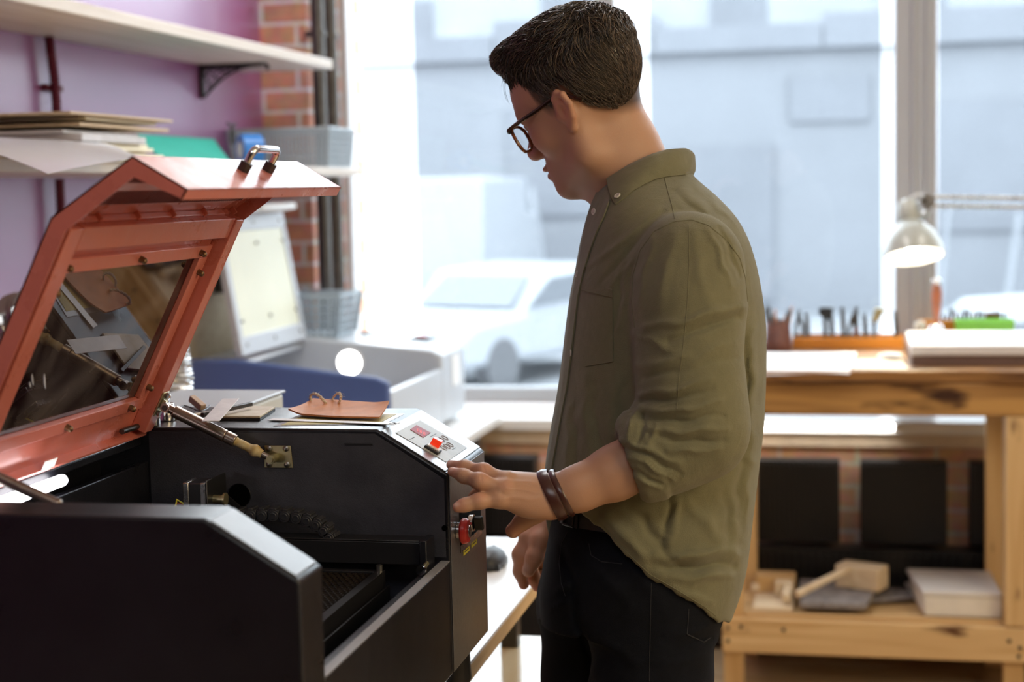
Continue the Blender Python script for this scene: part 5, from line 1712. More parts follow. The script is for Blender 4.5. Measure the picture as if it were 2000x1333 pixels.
def skin_object(name, P, Q, mat, parent, tint=None, room=True):
    W = to_room(P) if room else P
    v = W[Q]
    if np.einsum('ij,ij->i', np.cross(v[:, 1] - v[:, 0], v[:, 2] - v[:, 0]), v[:, 0] - W.mean(0)).sum() < 0:
        Q = Q[:, ::-1]
    me = bpy.data.meshes.new(name)
    me.from_pydata((W - ORG[parent.name]).tolist(), [], Q.tolist())
    me.materials.append(mat)
    me.polygons.foreach_set('use_smooth', [True] * len(me.polygons))
    if tint is not None:
        a = me.color_attributes.new('tint', 'FLOAT_COLOR', 'POINT')
        a.data.foreach_set('color', np.concatenate([tint, np.ones((len(tint), 1))], 1).astype(np.float32).ravel())
    o = bpy.data.objects.new(name, me)
    COL.objects.link(o)
    o.parent = parent
    ORG[o.name] = ORG[parent.name]
    return o


def tinted(name, rough, spec, sss=0.0, sheen=0.0, bump=0.0, bscale=500.0, base=(1, 1, 1), aniso=False):
    m = pm(name, base, rough, spec=spec, sss=sss, sheen=sheen, bump=bump, bscale=bscale)
    nt = m.node_tree
    at_ = nt.nodes.new('ShaderNodeAttribute')
    at_.attribute_name = 'tint'
    nt.links.new(at_.outputs['Color'], nt.nodes['Principled BSDF'].inputs['Base Color'])
    return m


def pxy(p):
    return 1000 + FPX * p[:, 0] / p[:, 2], 666.5 - FPX * p[:, 1] / p[:, 2]


def seg_dist(x, y, s):
    ax0, ay0, bx, by = s
    dx, dy = bx - ax0, by - ay0
    t = np.clip(((x - ax0) * dx + (y - ay0) * dy) / max(dx * dx + dy * dy, 1e-9), 0, 1)
    return np.hypot(x - ax0 - t * dx, y - ay0 - t * dy), t


def strokes(L, zmax, sgn=1):
    """cloth folds: (x0, y0, x1, y1, half width, height in mm), tapering to both ends, on the side nearer than zmax"""
    def g(p, d):
        m = (np.abs(d) < .03) & (p[:, 2] < zmax)
        if not m.any():
            return d
        q = p[m]
        x, y = pxy(q)
        x, y = x + 3.5 * np.sin(y * .047 + 1.3) + 2 * np.sin(y * .11 + x * .05), y + 4.0 * np.sin(x * .041 + .5) + 2.2 * np.sin(x * .093 + y * .06)
        s = np.zeros(len(q))
        for a in L:
            dist, t = seg_dist(x, y, a[:4])
            s += a[5] * .0013 * np.exp(-(dist / (a[4] * .82)) ** 2) * (.35 + .65 * np.sin(np.pi * np.clip(t, .08, .92)))
        fade = np.clip((zmax - q[:, 2]) / .04, 0, 1)
        d = d.copy()
        d[m] -= sgn * s * fade
        return d
    return g


def slices(tab, zc0, n=2.3):
    """tab rows: py, front px, back px, half depth, centre depth; a soft tube through elliptic sections"""
    T = np.array(tab, float)
    ys = -(T[:, 0] - 666.5) * zc0 / FPX
    o = np.argsort(ys)
    fine = np.linspace(ys.min(), ys.max(), 300)
    ker = np.hanning(23)
    ker /= ker.sum()
    cols = []
    for c in ((T[:, 1] - 1000) * zc0 / FPX, (T[:, 2] - 1000) * zc0 / FPX, T[:, 3], T[:, 4]):
        v = np.interp(fine, ys[o], c[o])
        v = np.convolve(np.pad(v, 11, mode='reflect', reflect_type='odd'), ker, 'valid')
        cols.append(v)
    def fn(p):
        y = p[:, 1]
        xf, xb, b, z0 = [np.interp(y, fine, c) for c in cols]
        a, cx = np.maximum((xb - xf) / 2, .004), (xf + xb) / 2
        q = ((np.abs(p[:, 0] - cx) / a) ** n + (np.abs(p[:, 2] - z0) / b) ** n) ** (1 / n)
        d = (q - 1) * np.minimum(a, b)
        return np.maximum(d, np.maximum(y - ys.max(), ys.min() - y))
    lo = V(cols[0].min(), ys.min(), (cols[3] - cols[2]).min())
    hi = V(cols[1].max(), ys.max(), (cols[3] + cols[2]).max())
    return fn, lo, hi


man = thing('person', 'man in olive button-down shirt, dark jeans and glasses touching the machine panel', 'person', tuple(to_room(cc(1240, 1333, 2.4)) * V(1, 1, 0)))

# ---- head frame
hy, hp_a, hr = math.radians(35.5), math.radians(18.8), math.radians(-18.86)
hf = V(-math.cos(hy) * math.cos(hp_a), -math.sin(hp_a), math.sin(hy) * math.cos(hp_a))
hl_ = V(-math.sin(hy), 0, -math.cos(hy))
hu = -np.cross(hf, hl_)
hl_, hu = math.cos(hr) * hl_ + math.sin(hr) * hu, -math.sin(hr) * hl_ + math.cos(hr) * hu
HR = np.array([hf, hl_, hu])
HS, HT = .977, V(.103, .348, 2.38)
hd_ = lambda x, y, z: V(x, y, z) * HS @ HR + HT
headpts = lambda P: np.asarray(P) * HS @ HR + HT


def head_field():
    F = Field()
    Fh = Field()
    E, Lm = Fh.ell, Fh.limb
    E((-.006, 0, .040), (.097, .075, .080), 0)
    E((.034, 0, .030), (.060, .062, .068), .03)
    E((.034, 0, -.035), (.054, .056, .062), .03)
    for s in (1, -1):
        E((.050, .043 * s, -.022), (.026, .022, .022), .02)
        Lm([(V(-.004, .053 * s, -.015), .018), (V(.002, .050 * s, -.072), .018), (V(.074, .014 * s, -.103), .016)], .028)
        Lm([(V(.086, .012 * s, .024), .010), (V(.074, .045 * s, .020), .010)], .016)
    E((.076, 0, -.102), (.019, .022, .018), .02)
    E((.072, 0, -.070), (.026, .030, .026), .02)
    Lm([(V(.090, 0, .010), .0075), (V(.108, 0, -.032), .0105)], .014)
    E((.1105, 0, -.036), .0118, .008)
    for s in (1, -1):
        E((.099, .0125 * s, -.040), (.011, .008, .008), .008)
        E((.103, .0072 * s, -.0495), .0036, .003, mode='sub')
        E((.094, .032 * s, .001), (.014, .018, .011), .014, mode='sub')
        E((.0745, .031 * s, -.001), .0128, .002)
        E((.0755, .031 * s, .006), (.0135, .0150, .008), .003)
        E((.0745, .031 * s, -.0105), (.0125, .0140, .006), .004)
    E((.0970, 0, -.065), (.0085, .022, .0060), .006)
    E((.0950, 0, -.0785), (.0090, .019, .0068), .006)
    E((.102, 0, -.0712), (.016, .023, .0015), .002, mode='sub')
    for s in (1, -1):
        ea = [(.002, .071, .010), (-.001, .076, .021), (-.011, .081, .027), (-.021, .085, .021), (-.025, .085, .005), (-.019, .081, -.013), (-.009, .0755, -.027)]
        Lm([(V(x, y * s, z), .0047) for x, y, z in ea], .003)
        t_ = .30
        Re = np.array([[math.cos(t_), -math.sin(t_) * s, 0], [math.sin(t_) * s, math.cos(t_), 0], [0, 0, 1]])
        E((-.011, .077 * s, .003), (.0135, .0036, .024), .005, R=Re)
        E((-.008, .072 * s, .000), (.010, .012, .018), .010)
        E((-.007, .075 * s, -.027), (.0065, .0042, .0075), .005)
        E((-.005, .0865 * s, -.001), (.0080, .0085, .0145), .0025, mode='sub')
        E((.006, .073 * s, -.006), (.0045, .0045, .006), .004)
    def fn(p):
        q = (p - HT) / HS @ HR.T
        return Fh(q) * HS
    F.func(fn, HT - .16, HT + .16, 0)
    F.limb([(cc(1182, 205, 2.40), .048), (cc(1216, 312, 2.405), .0515), (cc(1258, 405, 2.405), .062)], .045)
    F.limb([(cc(1176, 345, 2.42), .010), (cc(1205, 400, 2.41), .024)], .03)
    return F


HF = head_field()
P, Q = mesh_field(HF, cc(960, 440, 2.2) - V(0, 0, .0), V(.22, .56, 2.62), .0021)
parts = [(P, Q)]
hq = (P - HT) / HS @ HR.T
SKIN = V(.50, .285, .185)
tint = np.tile(SKIN, (len(P), 1))


def dab(pts, tint, c, r, col, w):
    d = np.linalg.norm((pts - np.asarray(c)) / np.asarray(r), axis=1)
    k = (w * np.clip(1.3 - d, 0, 1).clip(0, 1))[:, None]
    return tint * (1 - k) + np.asarray(col) * k


for s in (1, -1):
    tint = dab(hq, tint, (-.008, .084 * s, .004), (.024, .014, .040), (.62, .28, .18), .6)
    tint = dab(hq, tint, (.060, .045 * s, -.03), (.03, .03, .03), (.60, .30, .21), .5)
    tint = dab(hq, tint, (.086, .031 * s, -.001), (.006, .012, .004), (.55, .5, .47), .9)
    tint = dab(hq, tint, (.0885, .031 * s, -.001), (.004, .005, .0045), (.05, .03, .02), 1)
    tint = dab(hq, tint, (.091, .030 * s, .021), (.012, .020, .005), (.07, .045, .03), .8)
tint = dab(hq, tint, (.101, 0, -.0655), (.008, .021, .005), (.48, .18, .14), .8)
tint = dab(hq, tint, (.098, 0, -.0785), (.008, .019, .006), (.50, .19, .15), .8)
tint = dab(hq, tint, (.115, 0, -.038), (.014, .014, .014), (.60, .27, .19), .6)
for s in (1, -1):
    tint = dab(hq, tint, (.055, .030 * s, -.085), (.05, .035, .035), (.40, .245, .18), .4)     # shaved beard
zl_x = np.array([-.12, -.082, -.058, -.036, -.030, -.024, .000, .005, .010, .018, .024, .031, .036, .045, .060, .078, .12])
zl_z = np.array([-.050, -.047, -.032, -.010, .012, .029, .031, .018, .006, .008, .016, .032, .055, .070, .079, .088, .092])
crop = np.clip((hq[:, 2] - np.interp(hq[:, 0], zl_x, zl_z) + .012) / .022, 0, 1) * (np.abs(hq[:, 1]) < .0795) * (hq[:, 0] < .06)
tint = tint * (1 - .88 * crop[:, None]) + V(.034, .023, .016) * .88 * crop[:, None]               # cropped hair roots
tints = [tint]

# ---- forearms and hands
WRL = cc(1083, 970, 2.172)
LA = Field()
LA.limb([(cc(1370, 838, 2.185), .044), (cc(1300, 872, 2.178), .043), (cc(1200, 925, 2.175), .0335), (cc(1130, 955, 2.173), .0275), (cc(1085, 969, 2.172), .0245)], .02)
Lh = [((1078, 990, 2.166), .0155, (972, 977, 2.147), .0108), ((1076, 974, 2.168), .0175, (984, 956, 2.152), .0115), ((1074, 958, 2.178), .0170, (988, 940, 2.166), .0118), ((1072, 952, 2.192), .0165, (994, 938, 2.186), .0118)]
for a, ra, b, rb in Lh:
    LA.limb([(cc(*a), ra), (cc(*b), rb)], .016)
LA.ell(cc(1042, 990, 2.160), (.026, .014, .014), .016)
LA.ell(cc(1030, 966, 2.172), (.034, .018, .018), .016)
finger = lambda L, k=.006: [(cc(*p), r) for p, r in L]
digits = [
    ([((975, 977, 2.147), .0106), ((935, 980, 2.141), .0088), ((908, 987, 2.139), .0075), ((893.5, 991.5, 2.138), .0064)], ((977, 975.5, 2.144, .0088), (935.5, 978.8, 2.1402, .0082))),
    ([((985, 957, 2.152), .0112), ((937, 941, 2.152), .0097), ((906, 930.5, 2.166), .0081), ((883.5, 922, 2.184), .0066)], ((987, 954, 2.149, .0096), (937.5, 939.5, 2.151, .0090))),
    ([((989, 940, 2.166), .0110), ((944, 922, 2.177), .0095), ((908, 913, 2.192), .0079), ((881, 908.5, 2.212), .0065)], ((991, 937, 2.163, .0096), (944.5, 920.5, 2.176, .0090))),
    ([((994, 938, 2.188), .0105), ((950, 948, 2.206), .0088), ((930, 970, 2.214), .0076), ((915, 985, 2.214), .0064)], ()),
    ([((1064, 985, 2.196), .019), ((1044, 1000, 2.214), .0150), ((1024, 1016, 2.222), .0112), ((1002, 1037, 2.226), .0104)], ())]
for i, (L, bumps) in enumerate(digits):
    g_ = Field().limb(finger(L), .010)
    for (x, y, z, r) in bumps:
        g_.ell(cc(x, y, z), r, .006)
    LA.group(g_, .012 if i == 4 else .0055)
LA.post.append(strokes([(1060, 945, 995, 934, 5, .9), (1058, 958, 992, 950, 5, .9), (1055, 970, 985, 972, 5, .6), (940, 930, 944, 944, 2.2, -.5), (945, 912, 948, 926, 2.2, -.5), (975, 962, 985, 966, 7, -.7)], 2.24))
P, Q = mesh_field(LA, cc(860, 1075, 2.10), cc(1420, 780, 2.30), .0016)
parts.append((P, Q))
t2 = np.tile(SKIN * V(.97, .96, .95), (len(P), 1))
for (x, y, z) in ((883, 921.5, 2.184), (881, 908.5, 2.212), (892, 989, 2.138), (1005, 1034, 2.226)):
    t2 = dab(P, t2, cc(x, y, z), (.014, .014, .016), (.62, .28, .20), .7)
for (x, y, z) in ((881, 917.5, 2.178), (880, 904.5, 2.207), (890, 985.5, 2.133)):
    t2 = dab(P, t2, cc(x, y, z), (.006, .0035, .005), (.74, .50, .42), .9)
for (x, y, z) in ((942, 936, 2.147), (946, 918, 2.170), (936, 971, 2.135), (988, 950, 2.145)):
    t2 = dab(P, t2, cc(x, y, z), (.010, .008, .010), (.58, .27, .19), .6)
tints.append(t2)

RA = Field()
RA.limb([(cc(1250, 850, 2.64), .042), (cc(1160, 930, 2.62), .037), (cc(1100, 985, 2.60), .029), (cc(1078, 1012, 2.585), .027)], .02)
for a, ra, b, rb in (((1068, 1022, 2.575), .018, (1030, 1052, 2.560), .0125), ((1074, 1026, 2.58), .018, (1043, 1062, 2.578), .0125), ((1080, 1030, 2.59), .018, (1057, 1066, 2.595), .012), ((1086, 1032, 2.60), .017, (1070, 1066, 2.61), .0115)):
    RA.limb([(cc(*a), ra), (cc(*b), rb)], .016)
for i, L in enumerate(([((1030, 1052, 2.560), .0122), ((1015, 1084, 2.556), .0108), ((1016, 1117, 2.562), .0098), ((1023, 1142, 2.568), .0084)],
                       [((1042, 1062, 2.578), .0120), ((1036, 1098, 2.580), .0108), ((1041, 1128, 2.588), .0098), ((1049, 1146, 2.594), .0086)],
                       [((1056, 1066, 2.596), .0115), ((1051, 1098, 2.600), .0102), ((1058, 1126, 2.608), .0092), ((1066, 1138, 2.612), .0082)],
                       [((1070, 1066, 2.612), .0108), ((1068, 1094, 2.616), .0090), ((1073, 1116, 2.620), .0080), ((1078, 1126, 2.624), .0074)],
                       [((1072, 1026, 2.565), .019), ((1054, 1058, 2.545), .0148), ((1043, 1090, 2.533), .0120), ((1032, 1115, 2.531), .0102)])):
    RA.group(Field().limb(finger(L), .010), .010 if i == 4 else .004)
RA.post.append(strokes([(1036, 1088, 1048, 1092, 2, -.8), (1034, 1082, 1048, 1085, 2, -.6)], 2.60))
P, Q = mesh_field(RA, cc(985, 1180, 2.48), cc(1290, 800, 2.72), .0018)
parts.append((P, Q))
t3 = np.tile(SKIN * V(1.30, 1.12, 1.06), (len(P), 1))  # right hand's skin brightened to stand for light from the window
t3 = dab(P, t3, cc(1030, 1112, 2.526), (.007, .010, .006), (.74, .48, .40), .9)
for q in ((1023, 1142, 2.568), (1049, 1146, 2.592), (1066, 1138, 2.61)):
    t3 = dab(P, t3, cc(*q), (.014, .016, .014), (.66, .24, .17), .7)
tints.append(t3)

# hidden trunk and legs under the clothes
gz = lambda p: from_room(V(p[0], p[1], p[2]))
nl = to_room(cc(1270, 1333, 2.295))
fl_ = to_room(cc(1167, 1333, 2.50))
BD = Field()
BD.limb([(cc(1270, 420, 2.405), .07), (cc(1300, 560, 2.40), .115), (cc(1290, 800, 2.40), .105), (cc(1255, 1080, 2.40), .11)], .05)
BD.limb([(cc(1340, 500, 2.23), .055), (cc(1345, 680, 2.19), .048), (cc(1366, 838, 2.183), .044)], .04)
BD.limb([(cc(1310, 500, 2.58), .055), (cc(1300, 700, 2.64), .048), (cc(1250, 850, 2.64), .042)], .04)
for w_, hipp in ((nl, cc(1268, 1130, 2.315)), (fl_, cc(1195, 1130, 2.485))):
    BD.limb([(hipp, .085), (from_room(w_), .070), (from_room(V(w_[0] + .01, w_[1], .50)), .050), (from_room(V(w_[0] + .03, w_[1], .30)), .048), (from_room(V(w_[0] + .03, w_[1], .09)), .036), (from_room(V(w_[0] - .09, w_[1], .035)), .028)], .04)
allp = np.array([np.concatenate([a, b]) for _, a, b, _, _ in [(o[0], o[1], o[2], 0, 0) for o in BD.ops]])
P, Q = mesh_field(BD, allp[:, :3].min(0), allp[:, 3:].max(0), .009)
parts.append((P, Q))
tints.append(np.tile(SKIN, (len(P), 1)))
off, PP, QQ = 0, [], []
for P, Q in parts:
    W = to_room(P)
    v = W[Q]
    if np.einsum('ij,ij->i', np.cross(v[:, 1] - v[:, 0], v[:, 2] - v[:, 0]), v[:, 0] - W.mean(0)).sum() < 0:
        Q = Q[:, ::-1]
    PP.append(P)
    QQ.append(Q + off)
    off += len(P)
M['skin'] = tinted('skin', 0.48, 0.4, sss=0.12, bump=0.12, bscale=900)
PP, QQ = np.concatenate(PP), np.concatenate(QQ)
me_body = skin_object('body', PP, QQ, M['skin'], man, np.concatenate(tints))

# ---- trousers
TR = Field()
tt, tlo, thi = slices([(970, 1092, 1452, .15, 2.40), (1010, 1077, 1448, .155, 2.40), (1060, 1070, 1446, .165, 2.40), (1110, 1060, 1440, .172, 2.40), (1160, 1053, 1425, .17, 2.40), (1215, 1056, 1398, .165, 2.40)], 2.4, 2.4)
TR.func(tt, tlo, thi, 0)
TR.limb([(cc(1275, 1150, 2.315), .093), (cc(1270, 1333, 2.295), .082), (from_room(V(nl[0] + .008, nl[1], .52)), .068), (from_room(V(nl[0] + .025, nl[1], .30)), .062), (from_room(V(nl[0] + .028, nl[1], .07)), .055)], .03)
TR.limb([(cc(1166, 1185, 2.485), .090), (cc(1167, 1333, 2.50), .080), (from_room(V(fl_[0] + .008, fl_[1], .52)), .068), (from_room(V(fl_[0] + .025, fl_[1], .30)), .062), (from_room(V(fl_[0] + .028, fl_[1], .07)), .055)], .03)
TR.post.append(strokes([(1100, 1075, 1125, 1200, 9, -3), (1125, 1200, 1160, 1333, 9, -5), (1085, 1160, 1118, 1145, 8, 3), (1080, 1195, 1120, 1172, 7, 2.5), (1150, 1100, 1230, 1180, 14, 2), (1210, 1090, 1300, 1190, 16, 2), (1300, 1240, 1385, 1228, 8, 3.0), (1310, 1262, 1388, 1250, 6, -2.5),
                          (1240, 1300, 1380, 1285, 12, 2), (1180, 1250, 1240, 1300, 12, 2)], 2.62))
allp = np.array([np.concatenate([o[1], o[2]]) for o in TR.ops])
P, Q = mesh_field(TR, allp[:, :3].min(0), allp[:, 3:].max(0), .0048)
M['denim'] = pm('dark_denim', (0.0045, 0.0055, 0.0095), 0.8, spec=0.15, var=0.3, vscale=40, bump=0.5, bscale=1400)
trous = skin_object('jeans', P, Q, M['denim'], man)
M['thread'] = pm('seam_thread', (0.012, 0.013, 0.018), 0.8)


def drape(F, pts, off=0.0, z0=1.95, z1=2.75):
    """points on a cloth surface under the given sight lines"""
    A = np.array(pts, float)
    d = np.stack([(A[:, 0] - 1000) / FPX, -(A[:, 1] - 666.5) / FPX, np.ones(len(A))], -1)
    t = np.full(len(A), z0)
    for _ in range(90):
        v = F(d * t[:, None])
        t = np.minimum(t + np.clip(v, -.01, .03) * .75, z1)
    return d * (t - off)[:, None]


def resample(L, n):
    L = np.array(L, float)
    s = np.concatenate([[0], np.cumsum(np.hypot(*np.diff(L, axis=0).T))])
    u = np.linspace(0, s[-1], n)
    return np.stack([np.interp(u, s, L[:, 0]), np.interp(u, s, L[:, 1])], -1)


def seam(F, name, L, r, mat, parent, n=40, off=0.0):
    p = to_room(drape(F, resample(L, n), off))
    return MB().tube(smooth_path(p, n * 2), r, n=6).build(name, mat, parent)


seam(TR, 'seam', [(1108, 1040), (1097, 1062), (1092, 1100), (1096, 1140), (1104, 1165)], .0007, M['thread'], trous, off=.0002)
seam(TR, 'pocket_seam', [(1150, 1062), (1154, 1085), (1175, 1098), (1215, 1102)], .0007, M['thread'], trous, off=.0002)
seam(TR, 'side_seam', [(1272, 1140), (1270, 1220), (1268, 1332)], .0006, M['thread'], trous, off=.0002)
seam(TR, 'back_pocket', [(1345, 1190), (1342, 1240), (1375, 1255), (1388, 1246)], .0009, M['thread'], trous, off=.0003)
# belt
M['belt'] = pm('dark_belt_leather', (0.022, 0.018, 0.017), 0.4, spec=0.5)
top_ = drape(TR, resample([(1098, 990), (1130, 1000), (1180, 1012), (1260, 1022), (1340, 1030)], 30), .004)
bot_ = drape(TR, resample([(1093, 1022), (1128, 1032), (1178, 1040), (1258, 1048), (1340, 1054)], 30), .004)
belt = MB().sheet(np.stack([to_room(top_), to_room((top_ + bot_) / 2 - V(0, 0, .001)), to_room(bot_)]), .003).build('belt', M['belt'], man)
p = to_room(drape(TR, [(1103, 1000), (1121, 1006), (1119, 1030), (1100, 1024)], .0085))
MB().tube(list(p), .0022, n=8, closed=True).build('buckle', M['dark_steel'], belt)
MB().prism(list(to_room(drape(TR, [(1122, 1006), (1129, 1008), (1127, 1034), (1120, 1031)], .0075))), (0, 0, .001)).build('belt_loop', M['belt'], belt)
# shoes
M['shoe'] = pm('brown_boot_leather', (0.07, 0.04, 0.025), 0.45)
M['sole'] = pm('shoe_sole', (0.03, 0.03, 0.03), 0.7)
for w_ in (nl, fl_):
    SH = Field()
    SH.limb([(V(w_[0] + .055, w_[1], .052), .040), (V(w_[0] - .06, w_[1], .045), .042), (V(w_[0] - .15, w_[1], .034), .034)], .03, flat=((0, 1, 0), 1.0))
    SH.limb([(V(w_[0] + .04, w_[1], .06), .042), (V(w_[0] + .035, w_[1], .12), .044)], .03)
    SH.func(lambda p: .012 - p[:, 2], (-9, -9, -9), (9, 9, 9), 0, 'int')
    P, Q = mesh_field(SH, V(w_[0] - .21, w_[1] - .07, 0), V(w_[0] + .12, w_[1] + .07, .19), .006)
    s_ = skin_object('shoe', P, Q, M['shoe'], man, room=False)
    so = [V(w_[0] + .098 * 0 + x, w_[1] + y, .0005) for x, y in [(.09 * math.cos(a) + .0, .040 * math.sin(a)) if math.cos(a) > 0 else (-.186 * abs(math.cos(a)) , .042 * math.sin(a)) for a in np.arange(28) * 2 * math.pi / 28]]
    MB().prism(so, (0, 0, .013)).build('sole', M['sole'], s_, bevel=.003)
# ---- shirt
TO = Field()
tf, tlo, thi = slices([(328, 1225, 1343, .055, 2.405), (350, 1184, 1354, .078, 2.405), (370, 1167, 1380, .105, 2.405), (400, 1153, 1409, .136, 2.402), (430, 1144, 1434, .164, 2.40), (470, 1134, 1455, .188, 2.40), (520, 1125, 1470, .200, 2.40), (580, 1113, 1482, .204, 2.40), (640, 1105, 1489, .204, 2.40), (700, 1098, 1490, .201, 2.40), (760, 1090, 1489, .196, 2.40), (830, 1077, 1486, .192, 2.40), (900, 1066, 1478, .189, 2.40), (960, 1061, 1471, .188, 2.40), (1010, 1065, 1464, .190, 2.40), (1060, 1074, 1459, .190, 2.40), (1110, 1084, 1452, .188, 2.40), (1160, 1098, 1438, .185, 2.40), (1240, 1120, 1406, .18, 2.40)], 2.4, 2.35)
TO.func(tf, tlo, thi, 0)
hemx = np.array([1030, 1085, 1133, 1178, 1225, 1268, 1324, 1376, 1402, 1500])
hemn = np.array([1000, 1000, 1002, 1036, 1087, 1129, 1161, 1194, 1217, 1222])
hemf = np.array([1046, 1052, 1060, 1070, 1100, 1135, 1165, 1196, 1217, 1222])


def hem(p, d):
    x, y = pxy(p)
    w = np.clip((p[:, 2] - 2.36) / .06, 0, 1)
    hy_ = np.interp(x, hemx, hemn) * (1 - w) + np.interp(x, hemx, hemf) * w
    hy_ = hy_ + 2.0 * np.sin(x * .11) + 1.2 * np.sin(x * .31)
    return -smin(-d, -(y - hy_) * p[:, 2] / FPX * .9, .005)


SL = Field()
SL.limb([(cc(1346, 522, 2.218), .0755), (cc(1346, 600, 2.200), .0710), (cc(1345, 700, 2.188), .0655), (cc(1352, 780, 2.182), .0655), (cc(1364, 842, 2.180), .0610)], .03)
SL.limb([(cc(1364, 842, 2.180), .0610), (cc(1300, 872, 2.178), .0560), (cc(1268, 888, 2.178), .0500), (cc(1222, 912, 2.176), .0470)], .03)
Ca, Cb = cc(1340, 852, 2.18), cc(1228, 911, 2.176)
cn = unit(V(Cb[0] - Ca[0], Cb[1] - Ca[1], 0) + V(.0, .012, 0))
SL.func(lambda p: (p - Cb) @ cn, Cb - .12, Cb + .12, .006, 'int')
SL.limb([(Cb - cn * .030, .0355), (Cb + cn * .05, .0405)], .006, mode='sub')
SL.post.append(strokes([
    (1262, 640, 1449, 600, 10, 5.0), (1310, 662, 1440, 622, 9, -4.5), (1236, 655, 1330, 690, 9, 2.2),
    (1380, 447, 1432, 560, 7, 3.0), (1402, 450, 1446, 540, 6, -3.0), (1350, 450, 1385, 600, 12, 1.8), (1318, 455, 1285, 600, 14, 2.0), (1272, 470, 1246, 600, 9, 1.8),
    (1246, 722, 1345, 690, 9, 3.0), (1250, 742, 1340, 716, 8, -3.0), (1360, 700, 1440, 670, 9, 2.2), (1352, 720, 1436, 700, 8, -2.0),
    (1250, 775, 1385, 742, 8, 4.2), (1256, 790, 1390, 764, 7, -4.0), (1258, 806, 1408, 790, 8, 5.0), (1262, 823, 1416, 815, 7, -4.2), (1265, 840, 1422, 842, 8, 4.5), (1290, 856, 1412, 866, 7, -4.0), (1300, 876, 1400, 884, 7, 3.5),
    (1206, 862, 1330, 905, 6, 3.6), (1218, 876, 1330, 922, 5, -3.6), (1226, 896, 1318, 936, 5, 3.2), (1236, 922, 1300, 950, 5, -3.0), (1245, 940, 1292, 958, 5, 2.6), (1250, 800, 1222, 856, 7, 3.6), (1264, 816, 1242, 868, 6, -3.6), (1282, 830, 1262, 884, 6, 2.6)], 2.30))
# turned-up cuff
SL.post.append(lambda p, d: d - .0032 * np.clip(1 - np.abs((p - Cb) @ cn + .021) / .019, 0, 1).clip(0, .35) / .35 * (np.linalg.norm(p - Cb, axis=1) < .075))
SRR = Field()
SRR.limb([(cc(1310, 500, 2.585), .075), (cc(1300, 690, 2.635), .066), (cc(1252, 850, 2.640), .056)], .03)
TO.post.append(strokes([
    (1200, 720, 1188, 920, 14, 2.2), (1140, 730, 1150, 965, 12, 2.8), (1162, 750, 1178, 970, 10, -2.4), (1110, 800, 1098, 980, 9, 2.2), (1126, 800, 1120, 990, 8, -2.2), (1215, 760, 1228, 930, 11, -2.2),
    (1285, 1088, 1440, 1080, 12, 6.0), (1275, 1108, 1430, 1106, 10, -5.5), (1310, 1128, 1425, 1128, 10, 3.0), (1307, 966, 1294, 1056, 7, -2.6), (1324, 960, 1312, 1056, 9, 2.4), (1340, 980, 1410, 1060, 14, 3), (1430, 960, 1440, 1070, 10, 1.8), (1414, 970, 1424, 1075, 9, -1.6),
    (1180, 1010, 1290, 1120, 14, 4.0), (1160, 1010, 1240, 1090, 9, -3.0), (1225, 990, 1330, 1110, 12, -3.5), (1350, 1140, 1420, 1120, 9, 3.0), (1310, 1146, 1390, 1180, 8, 2.0),
    (1290, 410, 1150, 520, 9, 2.6), (1310, 425, 1195, 560, 9, 2.6), (1300, 416, 1178, 545, 7, -2.4), (1262, 470, 1330, 382, 9, 2.0), (1236, 500, 1206, 640, 9, 2.4), (1222, 520, 1196, 650, 7, -2.0),
    (1330, 360, 1430, 470, 11, 2.2), (1316, 370, 1400, 440, 8, -2.0), (1350, 350, 1440, 440, 8, 1.5),
    (1472, 640, 1466, 900, 11, 3.2), (1456, 660, 1446, 900, 9, -3.2), (1440, 640, 1428, 900, 9, 2.0), (1470, 900, 1452, 1050, 9, 2.5), (1452, 900, 1436, 1010, 8, -2.5)], 2.36))


def shirt(p):
    p = np.asarray(p, float)
    a = hem(p, TO(p))
    b = SL(p)
    c = SRR(p)
    return smin(smin(a, b, .012), c, .02)


P, Q = mesh_field(shirt, cc(1020, 1260, 2.75) * V(1, 1, 0) + V(-.01, -.01, 2.06), cc(1520, 320, 2.75) * V(1, 1, 0) + V(.02, .0, 2.74), .0032)
M['shirt'] = pm('olive_cotton', (0.195, 0.185, 0.108), 0.85, spec=0.25, var=0.10, vscale=30, bump=0.55, bscale=1100, sheen=0.25, bump2=0.28, b2scale=26)
shirt_o = skin_object('shirt', P, Q, M['shirt'], man)
M['stitch'] = pm('olive_stitching', (0.17, 0.16, 0.092), 0.9)
seam(shirt, 'shoulder_seam', [(1298, 348), (1304, 372), (1312, 400), (1318, 428)], .0008, M['stitch'], shirt_o)
seam(shirt, 'armhole_seam', [(1240, 640), (1234, 590), (1236, 540), (1250, 490), (1278, 452), (1318, 433), (1352, 430), (1384, 441), (1420, 470), (1445, 505), (1456, 545), (1460, 590)], .0009, M['stitch'], shirt_o, 70)
seam(shirt, 'sleeve_crease', [(1345, 440), (1346, 520), (1342, 600), (1334, 680), (1326, 740), (1322, 800)], .0005, M['stitch'], shirt_o, 60)  # thin darker line standing for the sleeve's crease between light and dark
seam(shirt, 'hem_stitch', [(1180, 1030), (1225, 1080), (1268, 1122), (1324, 1154), (1376, 1186), (1398, 1204)], .0007, M['stitch'], shirt_o, 60)
